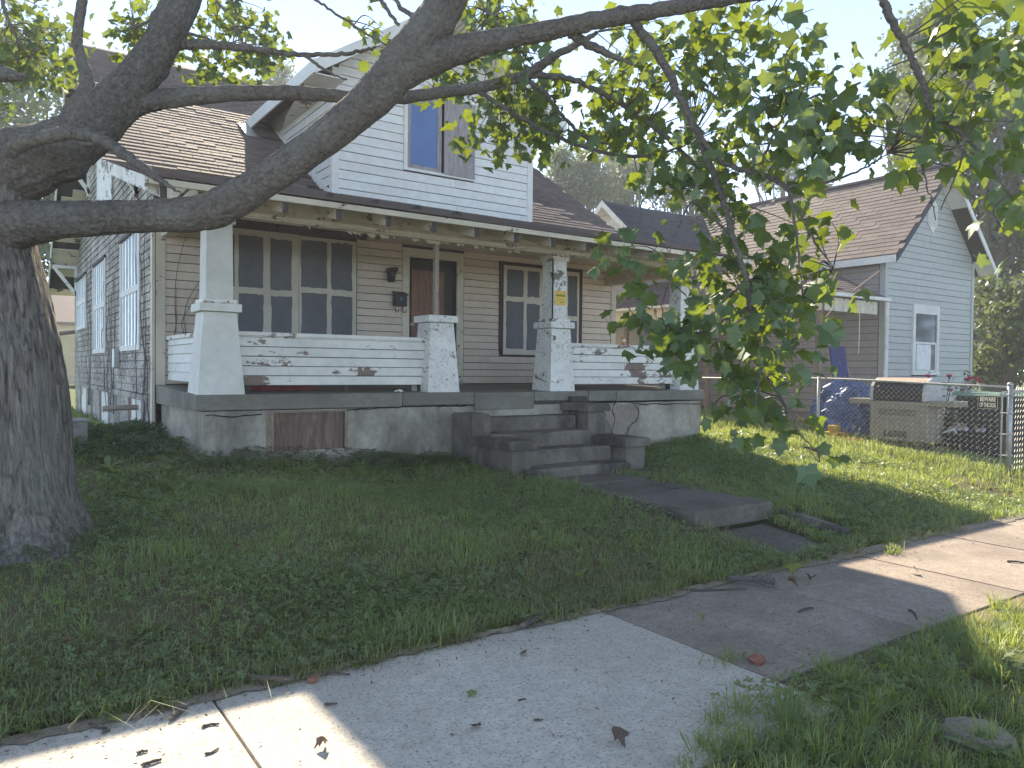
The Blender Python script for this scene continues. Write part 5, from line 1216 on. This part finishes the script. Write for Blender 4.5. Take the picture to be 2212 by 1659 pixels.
# ================================================================== trees behind the houses
def far_tree(label, d, blobs, n, size, mat, trunk_px, limbs=5, r0=.28, group='trees behind the houses', clump=.55):
    cs = [(at(x, y, d + rng.normal(0, .6)), rx * d / F, ry * d / F) for x, y, rx, ry in blobs]; b = at(trunk_px, 800, d); b[2] = .5
    t = thing('tree', label, 'tree', tuple(b), group); tk = MB(); top = np.mean([c for c, _, _ in cs], 0)
    tk.tube(smooth_path([b, b * .5 + top * .5 + rng.normal(0, .2, 3), top]), np.linspace(r0, r0 * .45, 13), 9); tk.build('trunk', 'twig', t, True)
    for c, rx, ry in cs:
        for _ in range(limbs):
            e = c + rng.normal(0, .55, 3) * (rx, rx, ry); s = b * .45 + top * .55 if True else b
            MB().tube(smooth_path([s, (s + e) / 2 + rng.normal(0, .3, 3), e]), np.linspace(r0 * .4, .02, 13), 5).build('branch', 'twig', t)
    ar = np.array([rx * ry for _, rx, ry in cs]); ar /= ar.sum(); P = []
    for (c, rx, ry), w_ in zip(cs, ar):
        m = int(n * w_); nc = max(6, m // 45); cc = rng.normal(0, 1, (nc, 3)); cc /= np.linalg.norm(cc, axis=1)[:, None]
        cc = c + cc * (rng.uniform(.15, 1, nc) ** .55)[:, None] * (rx, rx, ry)
        P.append((cc[:, None] + rng.normal(0, clump * min(rx, ry) * .33 + .12, (nc, m // nc, 3)) * (1, 1, .7)).reshape(-1, 3))
    o = big('crown', *quads(np.concatenate(P), size), mat, t); o['kind'] = 'stuff'


far_tree('leafy tree at far left between the big trunk and the gable end', 30, [(60, 230, 110, 130), (30, 420, 110, 110), (115, 540, 75, 75), (20, 80, 100, 80), (130, 420, 50, 80)], 9000, .26, 'leaf_far', 40)
far_tree('round pale treetop showing above the roof left of the dormer', 46, [(598, 165, 38, 30), (615, 190, 25, 20)], 1200, .24, 'leaf_pale', 600)
far_tree('pale feathery tree rising just right of the dormer', 42, [(1225, 395, 48, 50), (1265, 350, 34, 34), (1210, 345, 25, 25), (1290, 400, 50, 45)], 7500, .22, 'leaf_pale', 1240)
far_tree('pale feathery tree above the dark-roofed wing', 44, [(1345, 400, 48, 45), (1390, 360, 34, 32), (1330, 355, 26, 22)], 5200, .22, 'leaf_pale', 1350)
far_tree('thin dark-branched tree behind the dark-roofed wing', 40, [(1440, 420, 50, 40), (1500, 380, 50, 50), (1540, 440, 45, 40)], 3600, .22, 'leaf_far', 1480, 9)
far_tree('sparse tree behind the middle of the mauve roof', 46, [(1680, 375, 50, 34), (1640, 345, 34, 30), (1755, 395, 40, 24)], 3600, .24, 'leaf_pale', 1690)
far_tree('tall dark tree filling the right edge behind the neighbouring gable', 27, [(2070, 230, 130, 120), (2140, 400, 120, 130), (2190, 560, 90, 110), (2160, 720, 90, 100), (2190, 180, 90, 120), (2010, 330, 70, 60)], 21000, .24, 'leaf_dark', 2150, 5, .4)
far_tree('sunlit light green treetop above the neighbouring gable', 31, [(1990, 90, 50, 60), (1940, 175, 40, 34), (2030, 40, 50, 50), (1960, 230, 60, 45)], 4200, .22, 'leaf_far', 1985)  # lit top of the big dark tree, sunlight put into lighter leaves
far_tree('low dark hedge-like tree right of the neighbouring house', 24, [(2160, 780, 80, 50), (2220, 700, 70, 90), (2150, 660, 50, 60)], 4500, .2, 'leaf_dark', 2170)


# ================================================================== grass
def lawn_mask(x, y):
    m = (y > 3.80 + .05 * np.sin(x * 3.1) + .04 * np.sin(x * 7.7)) | (y < 2.38 - .38 * ss(3.0, 1.9, x) + .05 * np.sin(x * 2.7) + .03 * np.sin(x * 9.1))
    m &= ~((x > 5.52 + .06 * np.sin(y * 4)) & (x < 6.56 + .05 * np.sin(y * 5)) & (y > 4.80) & (y < 7.4))
    m &= ~((x > 5.58) & (x < 6.34) & (y > 3.9 + .1) & (y <= 4.80)); m &= ~((x > 6.60) & (x < 6.95) & (y > 4.1) & (y < 4.8) & (rng.random(len(x)) < .8))
    m &= ~((x > 5.05) & (x < 7.3) & (y > 7.2)); m &= ~((x > 1.92) & (y > 8.74) & (x < 9.92) & (y < 21.6)); m &= ~((x > 1.86) & (x < 10.1) & (y > 10.9) & (y < 21.6))
    m &= ~((x > .3) & (x < 1.5) & (y > 8.35) & (y < 8.8)); m &= ((x - .1) ** 2 + (y - 6.55) ** 2 > .30)
    bare = np.clip(1 - np.abs((x - .1) ** 2 + (y - 6.5) ** 2 - .2) / 1.1, 0, 1) * .3 + .6 * ss(.72, .9, pn(x, y, 1.15, 4.0)) * (y > 3.8)
    return m & (rng.random(len(x)) > bare)


def pn(x, y, s, o=0.0):
    return .5 + .25 * (np.sin(x * s + 1.3 * np.sin(y * s * .7 + o)) + np.sin(y * s * 1.3 + 1.7 * np.sin(x * s * .6 + 2 + o)))


def spots(x0, x1, y0, y1, dens, ref, pw=1.3, cap=4200):
    n = int((x1 - x0) * (y1 - y0) * cap); x = rng.uniform(x0, x1, n); y = rng.uniform(y0, y1, n)
    d = np.hypot(x, y); k2 = rng.random(n) < np.minimum(1, dens * (ref / d) ** pw / cap); x, y = x[k2], y[k2]
    # keep only what the lens could see, with a margin for other viewpoints
    fx_ = x * RW[0, 2] + y * RW[1, 2]; rx_ = x * RW[0, 0] + y * RW[1, 0]; k2 = (fx_ > .6) & (np.abs(rx_) < .78 * fx_ + 1.2)
    x, y = x[k2], y[k2]; k2 = lawn_mask(x, y); return x[k2], y[k2]


def blades(x, y, h, w, lean=.45, zoff=-.015, b=None):
    n = len(x); z = gz(x, y) + zoff; a = rng.uniform(0, 2 * np.pi, n); b = rng.uniform(0, 2 * np.pi, n) if b is None else b; le = np.abs(rng.normal(0, lean, n)) * h
    dx, dy = np.cos(a) * w / 2, np.sin(a) * w / 2; lx, ly = np.cos(b) * le, np.sin(b) * le
    V = np.empty((n, 5, 3)); V[:, 0] = np.stack([x - dx, y - dy, z], 1); V[:, 1] = np.stack([x + dx, y + dy, z], 1)
    V[:, 2] = np.stack([x + dx * .8 + lx * .35, y + dy * .8 + ly * .35, z + h * .6], 1); V[:, 3] = np.stack([x - dx * .8 + lx * .35, y - dy * .8 + ly * .35, z + h * .6], 1)
    V[:, 4] = np.stack([x + lx, y + ly, z + np.maximum(h * .35, h - le * .35)], 1)
    T = np.array([(0, 1, 2), (0, 2, 3), (3, 2, 4)]); return V.reshape(-1, 3), (T[None] + (np.arange(n) * 5)[:, None, None]).reshape(-1, 3)


def pn(x, y, s, o=0.0):
    return .5 + .25 * (np.sin(x * s + 1.3 * np.sin(y * s * .7 + o)) + np.sin(y * s * 1.3 + 1.7 * np.sin(x * s * .6 + 2 + o)))


def grass(name, label, xy, h, w, mat, lean):
    x, y = xy; n = len(x); hh = h(x, y) * rng.uniform(.55, 1.25, n); dist = np.hypot(x, y)
    o = big(name, *blades(x, y, hh, w * np.maximum(1, dist / 7) * rng.uniform(.7, 1.3, n), lean), mat); tag(o, label, 'grass', kind='stuff')


grass('lawn_grass', 'short green grass covering the front lawn and bank', spots(-3, 14, 3.78, 12.5, 2600, 5, 1.1), lambda x, y: .042 + .075 * pn(x, y, 2.9) ** 3 + .03 * pn(x, y, 7.0) + .05 * ss(4.6, 3.9, y) + .07 * ss(10.2, 11.6, x) * ss(3.8, 4.4, y), .0052, 'grass', .9)
x, y = spots(-3, 5.6, 3.78, 5.2, 1500, 5, 1.0); k2 = rng.random(len(x)) < ss(5.1, 4.0, y); x, y = x[k2], y[k2]
grass('dry_grass', 'long dry grass hanging over the pavement edge of the lawn', (x, y), lambda x, y: .07 + .07 * pn(x, y, 2.3), .0045, 'grass_dry', 1.0)
grass('verge_grass', 'long green grass on the verge beside the pavement at lower right', spots(-2, 9, .3, 2.5, 1500, 3, 1.2, 6500), lambda x, y: .05 + .07 * pn(x, y, 3.1) ** 2, .0048, 'grass', 1.1)


def tufts(name, label, xy, per, h0, h1, mat, spread=.035):
    tx, ty = xy; n = len(tx); hh = np.repeat(rng.uniform(h0, h1, n), per) * rng.uniform(.5, 1.15, n * per); a = rng.uniform(0, 6.283, n * per); r = np.abs(rng.normal(0, spread, n * per))
    x = np.repeat(tx, per) + np.cos(a) * r; y = np.repeat(ty, per) + np.sin(a) * r
    V, T = blades(x, y, hh, .0052 * np.maximum(1, np.hypot(x, y) / 7) * rng.uniform(.7, 1.3, len(x)), 1.0, -.012, a + rng.normal(0, .5, len(a)))
    tag(big(name, V, T, mat), label, 'grass', kind='stuff')


tufts('verge_tufts', 'arching tussocks of grass on the verge at lower right', spots(1.2, 9, .4, 2.40, 75, 3, .8, 120), 34, .07, .18, 'grass')
tufts('lawn_tufts', 'taller grass clumps dotted along the lawn bank', spots(-2, 11.6, 3.82, 8.5, 12, 5, .5, 20), 26, .07, .16, 'grass', .03)
tufts('edge_tufts', 'straw-coloured grass clumps drooping over the pavement edge', spots(-2, 9, 3.80, 3.98, 60, 5, .5, 90), 30, .07, .15, 'grass_dry', .04)
grass('yard_grass', 'rough grass in the neighbouring yard behind the fence', spots(12, 24, 4.4, 9.2, 900, 8, 1.0, 1500), lambda x, y: .08 + .05 * pn(x, y, 2), .009, 'grass', .5)
grass('side_grass', 'sunlit grass in the side yard behind the trunk', spots(-6, 1.8, 12.5, 40, 600, 10, 1.4, 600), lambda x, y: .10 + .03 * pn(x, y, 2), .012, 'grass', .5)
# the tuft growing in a pavement joint
for (tx, ty, nb_, lab) in ((1930, 1195, 90, 'bright grass tuft sprouting from the sunlit pavement'), (1575, 1428, 40, 'small grass tuft in the pavement joint')):
    g = at(tx, ty, 1.0) - EYE; g = EYE + g * (1.6 / -g[2]); xx = g[0] + rng.normal(0, .06, nb_); yy = g[1] + rng.normal(0, .035, nb_)
    V, T = blades(xx, yy, rng.uniform(.03, .12, nb_), np.full(nb_, .006), .9, 0); tag(big('grass_tuft', V, T, 'weed'), lab, 'grass', kind='stuff')


def clover(xy, r, h, mat, name, label):
    x, y = xy; n = len(x); z = gz(x, y) + h(x, y) * rng.uniform(.5, 1.2, n); rr = r * rng.uniform(.6, 1.3, n) * np.maximum(1, np.hypot(x, y) / 9); a0 = rng.uniform(0, 6.28, n); tl = rng.normal(0, .35, (n, 2))
    V = np.empty((n, 3, 4, 3))
    for k3 in range(3):
        a = a0 + k3 * 2.094
        for j, (s, t) in enumerate(((0, 0), (.62, -.42), (1, 0), (.62, .42))):
            px = rr * (s * np.cos(a) - t * np.sin(a)); py = rr * (s * np.sin(a) + t * np.cos(a))
            V[:, k3, j] = np.stack([x + px, y + py, z + px * tl[:, 0] + py * tl[:, 1] + rr * .15 * s], 1)
    tag(big(name, V.reshape(-1, 3), np.arange(n * 12).reshape(-1, 4), mat), label, 'ground cover', kind='stuff')


x, y = spots(-2, 11, 3.85, 8.8, 2000, 5, 1.0); k2 = rng.random(len(x)) < .2 + .8 * ss(.38, .62, pn(x, y, 1.6, 1.0)); clover((x[k2], y[k2]), .019, lambda x, y: .045 + .02 * pn(x, y, 3), 'clover', 'clover', 'clover spreading through the front lawn')
x, y = spots(.4, 5.2, 7.7, 12.5, 1500, 7, .6); k2 = (rng.random(len(x)) < np.maximum(ss(7.9, 8.5, y) * (x > 1.6), (x < 1.95) & (y > 8.9))) & ~((x > .5) & (x < 1.15) & (y > 9.6) & (y < 10.4)); clover((x[k2], y[k2]), .030, lambda x, y: .05 + .14 * pn(x, y, 3.3), 'leaf_far', 'ivy', 'dark creeping ivy along the foot of the porch and side wall')
x, y = spots(1.5, 8, .3, 2.45, 700, 3, .8); k2 = rng.random(len(x)) < ss(.45, .7, pn(x, y, 2.2, 2.0)); clover((x[k2], y[k2]), .026, lambda x, y: .05 + .05 * pn(x, y, 3), 'weed', 'verge_clover', 'broad clover patches on the verge at lower right')

# broad-leaved weeds
wv_, wf_ = [], []


def rosette(x, y, n, L):
    z = float(gz(x, y)) - .01
    for i in range(n):
        a = random.uniform(0, 6.28); l = L * random.uniform(.6, 1.2); w_ = l * random.uniform(.10, .17); e = random.uniform(.35, 1.1); c, s = math.cos(a), math.sin(a); o_ = len(wv_)
        for t, ww in ((0, .25), (.35, .8), (.7, 1.0), (1.0, .05)):
            u = l * t * math.cos(e * (1 - .45 * t)); zz = l * t * math.sin(e * (1 - .55 * t))
            for sg_ in (-1, 1): wv_.append((x + c * u - s * w_ * ww * sg_, y + s * u + c * w_ * ww * sg_, z + zz))
        for t in range(3): wf_.append((o_ + 2 * t, o_ + 2 * t + 1, o_ + 2 * t + 3, o_ + 2 * t + 2))


for _ in range(270):
    x = random.uniform(-1.2, 8.5); y = 3.85 + abs(random.gauss(0, .55)); x_, y_ = np.array([x]), np.array([y])
    if lawn_mask(x_, y_)[0]: rosette(x, y, random.randint(5, 9), random.uniform(.08, .17))
for _ in range(90):
    x = random.uniform(1.8, 7.5); y = random.uniform(.5, 2.42)
    if lawn_mask(np.array([x]), np.array([y + .08]))[0]: rosette(x, y, random.randint(5, 10), random.uniform(.08, .18))
for _ in range(120):
    x = random.uniform(.9, 5.1); y = random.uniform(7.5, 8.7); rosette(x, y, random.randint(5, 10), random.uniform(.08, .22))
for _ in range(40):
    x = random.uniform(8, 11.5); y = random.uniform(4.0, 5.2); rosette(x, y, random.randint(5, 8), random.uniform(.08, .14))
tag(big('weeds', np.array(wv_), np.array(wf_), 'weed'), 'broad-leaved weeds scattered through lawn edge and verge', 'weeds', kind='stuff')
# foxtail seed heads along the fence
fv = MB()
for _ in range(110):
    x = FX - abs(random.gauss(.25, .2)); y = random.uniform(5.0, 9.5); z = float(gz(x, y)); h = random.uniform(.18, .34); a = random.uniform(0, 6.28); l = .05
    fv.tube([(x, y, z), (x + l * .4 * math.cos(a), y + l * .4 * math.sin(a), z + h * .7), (x + l * math.cos(a), y + l * math.sin(a), z + h)], .002, 3, False)
    fv.tube([(x + l * math.cos(a), y + l * math.sin(a), z + h), (x + l * 1.3 * math.cos(a), y + l * 1.3 * math.sin(a), z + h + .03), (x + l * 2 * math.cos(a), y + l * 2 * math.sin(a), z + h + .06)], [.004, .009, .003], 5)
tag(fv.build('foxtail_grass', 'grass_dry'), 'tall foxtail seed heads in front of the chain-link fence', 'grass', kind='stuff')

# dead vine stems on the walls
vt = thing('dead_vine', 'leafless dead vine clinging to the left corner of the house', 'vine', (XL - .03, 11.1, .65))
for i in range(20):
    side = i < 12
    if side:
        y0 = random.choice((11.35, 11.5, 12.0, 14.6, 15.2, 18.2)) + random.gauss(0, .2); p = [(XL - .025, y0, .75)]; z = .75
        while z < random.uniform(2.6, 4.6): z += random.uniform(.2, .4); y0 += random.gauss(.02, .11); p.append((XL - random.uniform(.022, .04), max(11.1, y0), z))
    else:
        x0 = random.uniform(1.95, 2.2); p = [(x0, YW - .03, 1.5)]; z = 1.5
        while z < random.uniform(2.2, 3.4): z += random.uniform(.12, .3); x0 += random.uniform(-.05, .16); p.append((min(x0, 2.6), YW - random.uniform(.022, .035), z))
    if len(p) > 2: P = smooth_path(p, 5); MB().tube(P, np.linspace(.007, .0025, len(P)), 5).build('stem', 'twig', vt)

# ================================================================== litter on the pavement and lawn


def gp(x, y, z=0.0):
    d = at(x, y, 1.0) - EYE; return EYE + d * ((z - 1.6) / d[2])


ZL = lambda x, y: (x * .4243 * .72, (1600 + y * .4243) * .72)
ZM = lambda x, y: ((900 + x * .4521) * .72, (1600 + y * .4521) * .72)
ZR = lambda x, y: ((1900 + x * .5298) * .72, (1600 + y * .5298) * .72)


def stick(pts, r, label, mat='twig', z=.0):
    P = smooth_path([gp(*q) + (0, 0, r * .9 + z) for q in pts], 5); P[:, 2] += np.abs(rng.normal(0, r * .25, len(P)))
    t = thing('stick', label, 'stick', tuple(P[0]), 'sticks and twigs dropped on the pavement')
    MB().tube(P, r * np.linspace(1, .6, len(P)) * rng.uniform(.9, 1.1, len(P)), 8, True, .08).build('shaft', mat, t, True)
    e = P[0]; d = P[1] - P[0]; d /= np.linalg.norm(d)
    MB().tube([e - d * r * .9, e + d * r * .25], [r * .45, r * .95], 7, True, .15).build('broken_end', 'raw_wood', t)
    if len(P) > 12: k3 = P[len(P) // 2]; MB().tube([k3, k3 + d * .03 + (0, .02, .012)], [r * .6, r * .2], 5).build('side_twig', mat, t)


stick([ZL(1500, 1010), ZL(1680, 1050), ZL(1860, 1085), ZL(2080, 1085)], .020, 'thick curved broken branch along the grass edge of the pale slabs', z=.02)
stick([ZL(1210, 1330), ZL(1270, 1285), ZL(1325, 1240)], .013, 'short stubby stick on the pavement left of the joint')
stick([ZL(635, 1365), ZL(690, 1385), ZL(760, 1390)], .008, 'thin bent twig near the lawn at lower left')
stick([ZL(720, 1420), ZL(750, 1412), ZL(780, 1402)], .007, 'tiny twig just below the bent one at lower left')
stick([ZL(975, 1565), ZL(1010, 1555), ZL(1045, 1550)], .007, 'tiny dark twig on the shadow edge at the bottom left')
stick([ZL(1010, 1655), ZL(1080, 1632), ZL(1140, 1612)], .009, 'forked twig cut by the bottom picture edge')
stick([ZL(1455, 1570), ZL(1500, 1560), ZL(1545, 1530)], .006, 'wiry twig lying in the sun beside the joint')
stick([ZL(1435, 1380), ZL(1490, 1362), ZL(1550, 1360)], .007, 'thin dark twig at the top of the sunlit patch')
stick([ZM(1480, 640), ZM(1570, 605), ZM(1660, 560)], .022, 'short thick barkless stick at the lawn edge of the pale slab', z=.01)
stick([ZM(0, 960), ZM(150, 935), ZM(330, 945)], .008, 'long thin twig beside a reddish stone at the grass edge')
stick([ZM(165, 1145), ZM(205, 1142), ZM(245, 1140)], .007, 'small straight twig in the middle of the pale slab')
stick([ZM(1450, 1116), ZM(1475, 1108), ZM(1500, 1106)], .005, 'tiny pinkish twig right of centre on the pale slab')
stick([ZM(1555, 1245), ZM(1585, 1244), ZM(1615, 1247)], .005, 'tiny red twig low on the pale slab')
stick([ZR(800, 303), ZR(670, 290), ZR(530, 278)], .030, 'thick rotten log piece with orange broken end', 'bark_limb', .01)
stick([ZR(130, 332), ZR(300, 330), ZR(470, 326), ZR(640, 321)], .009, 'long straight twig left of the rotten log piece')
stick([ZR(0, 392), ZR(80, 374), ZR(158, 356)], .010, 'grey stick at the corner of the old and pale slabs')
stick([ZR(935, 450), ZR(975, 434), ZR(1020, 428)], .008, 'small curved twig in the middle of the old slab')
stick([ZR(1560, 440), ZR(1592, 458), ZR(1605, 488)], .008, 'curved twig beside the verge on the old slab')
stick([ZR(2120, 165), ZR(2170, 168), ZR(2215, 172)], .010, 'stick on the sunlit pavement at the right picture edge')


def fallen(px, s, label, mat='dead_leaf', z=0.0):
    p = gp(*px); v = SHP[random.randrange(5)] * s; a = random.uniform(0, 6.28); c, sn = math.cos(a), math.sin(a)
    v = v * (1, 1, 1.6); v[:, 2] -= v[:, 2].min(); me = bpy.data.meshes.new('fallen_leaf')
    me.from_pydata([(p[0] + q[0] * c - q[1] * sn, p[1] + q[0] * sn + q[1] * c, p[2] + q[2] + .004 + z) for q in v], [], [tuple(int(i) for i in f_) for f_ in LF]); me.update()
    tag(link('fallen_leaf', me, mat), label, 'leaf', 'fallen leaves on the pavement')


fallen(ZR(930, 265), .11, 'yellow-green fallen leaf beside the rotten log piece', 'weed')
fallen(ZR(880, 305), .07, 'curled brown leaf between log piece and yellow-green leaf')
fallen(ZR(1015, 283), .06, 'dark brown leaf just right of the yellow-green leaf')
fallen(ZR(1590, 232), .06, 'small yellow leaf at the edge of the sunlit pavement', 'weed')
fallen(ZR(375, 505), .05, 'small greenish leaf near the joint of the old slab', 'weed')
fallen(ZM(1175, 1305), .05, 'tan leaf low in the middle of the pale slab')
fallen(ZM(160, 1440), .05, 'brown leaf near the sunlit corner of the pale slab')
fallen(ZM(2080, 1400), .07, 'brown leaf at the verge end of the pale slab')
fallen(ZM(1500, 810), .04, 'small dark leaf high on the pale slab')
fallen(ZM(1155, 1070), .05, 'dull green leaf in the middle of the pale slab', 'clover')
fallen(ZL(300, 300), .16, 'large pale dead leaf standing in the grass near the trunk', 'dead_leaf', .30)
for (px, r, lab) in ((ZM(82, 982), .03, 'reddish stone beside the long thin twig at the grass edge'), (ZR(700, 727), .045, 'red brick fragment on the old slab near the verge'), (ZR(230, 332), .03, 'brown stone beside the long straight twig')):
    p = gp(*px); v, f_ = [], []
    mbk = MB().tube([p + (0, 0, -.002), p + (0, 0, r * .35), p + (0, 0, r * .7), p + (0, 0, r * .8)], [r, r * 1.05, r * .8, r * .3], 8, True, .16)
    tag(mbk.build('stone', flat('brick_fragment', (.30, .13, .09), .9, 0, .3, 30) if 'brick_fragment' not in bpy.data.materials else bpy.data.materials['brick_fragment']), lab, 'stone', 'stones on the pavement')
# flat stone in the verge
q = gp(2111, 1590, .05)
tag(MB().tube([q + (0, 0, -.08), q + (0, 0, .0), q + (0, 0, .03)], [.13, .15, .12], 9, True, .1).build('verge_stone', 'walk_old'), 'flat grey stone slab half buried in the verge at lower right', 'stone')
# crumbs of bark and leaf on the pavement
n = 900; cx_ = rng.uniform(-1, 9, n); cy_ = np.where(rng.random(n) < .6, 3.83 - np.abs(rng.normal(0, .16, n)), rng.uniform(2.45, 3.83, n)); V, T = quads(np.stack([cx_, cy_, np.full(n, .008)], 1), .022, 4.0, .7); V[:, 2] = np.maximum(V[:, 2], .003)
tag(big('leaf_crumbs', V, T, 'dead_leaf'), 'fine crumbs of bark and leaf strewn over the pavement', 'litter', kind='stuff')
n = 700; cx_ = rng.uniform(5.2, 7.0, n); cy_ = rng.uniform(3.9, 8.4, n); zz = np.where(cy_ < 4.85, .06, np.where(cy_ < 7.25, .30, .42 + np.floor((cy_ - 7.25) / .38) * .183)) + .012
V, T = quads(np.stack([cx_, cy_, zz], 1), .024, 4.0, .7)
tag(big('step_litter', V, T, 'dead_leaf'), 'dry leaf crumbs on the front path and steps', 'litter', kind='stuff')

n = 90; x = rng.uniform(-1.5, 8, n); y = 3.9 + rng.gamma(1.6, 1.1, n); k2 = lawn_mask(x, y) & (y < 8.6); x, y = x[k2], y[k2]
sh_ = np.stack([x, y, gz(x, y) + rng.uniform(.03, .075, len(x))], 1); FR = frames(len(x), .05); V = np.einsum('nij,njk->nik', np.array(SHP)[rng.integers(0, 5, len(x))] * rng.uniform(.03, .06, len(x))[:, None, None], FR) + sh_[:, None, :]
tag(big('lawn_leaf_litter', V.reshape(-1, 3), (LF[None] + (np.arange(len(x)) * V.shape[1])[:, None, None]).reshape(-1, 3), 'dead_leaf'), 'scattered dead leaves lying in the lawn grass', 'litter', kind='stuff')
x, y = rng.normal(.1, .62, 900), rng.normal(6.45, .55, 900); k2 = (x - .05) ** 2 + (y - 6.5) ** 2 > .27
clover((x[k2], y[k2]), .03, lambda x, y: .03 + .10 * np.exp(-((x - .1) ** 2 + (y - 6.5) ** 2) * 1.5), 'leaf_far', 'trunk_ivy', 'ivy leaves gathered round the foot of the big trunk')
# woods across the street, seen only in window reflections
c = np.stack([rng.uniform(22, 75, 260), rng.uniform(-34, -16, 260), rng.uniform(1, 9, 260)], 1); V, T = quads((c[:, None] + rng.normal(0, 1.3, (260, 34, 3))).reshape(-1, 3), .8)
tag(big('far_woods', V, T, 'leaf_far'), 'mass of trees across the street mirrored in the neighbouring window', 'woods', kind='stuff')

# ================================================================== thin volume added to lift the shadows, like lens glare
hz = MB().box((-30, -35, -1.4), (80, 66, 22)).build('haze', None)
k = NT('shadow_lift_haze'); k.t.nodes.remove(k.b)
pv = k.n('VolumePrincipled', Color=(.92, .95, 1.0), Density=.0024, Anisotropy=.15)
k.t.links.new(pv.outputs[0], k.t.nodes['Material Output'].inputs['Volume'])
hz.data.materials.append(k.m); tag(hz, 'thin pale haze volume added to lift the shadows', 'haze', kind='stuff')
scene.cycles.volume_bounces = 0
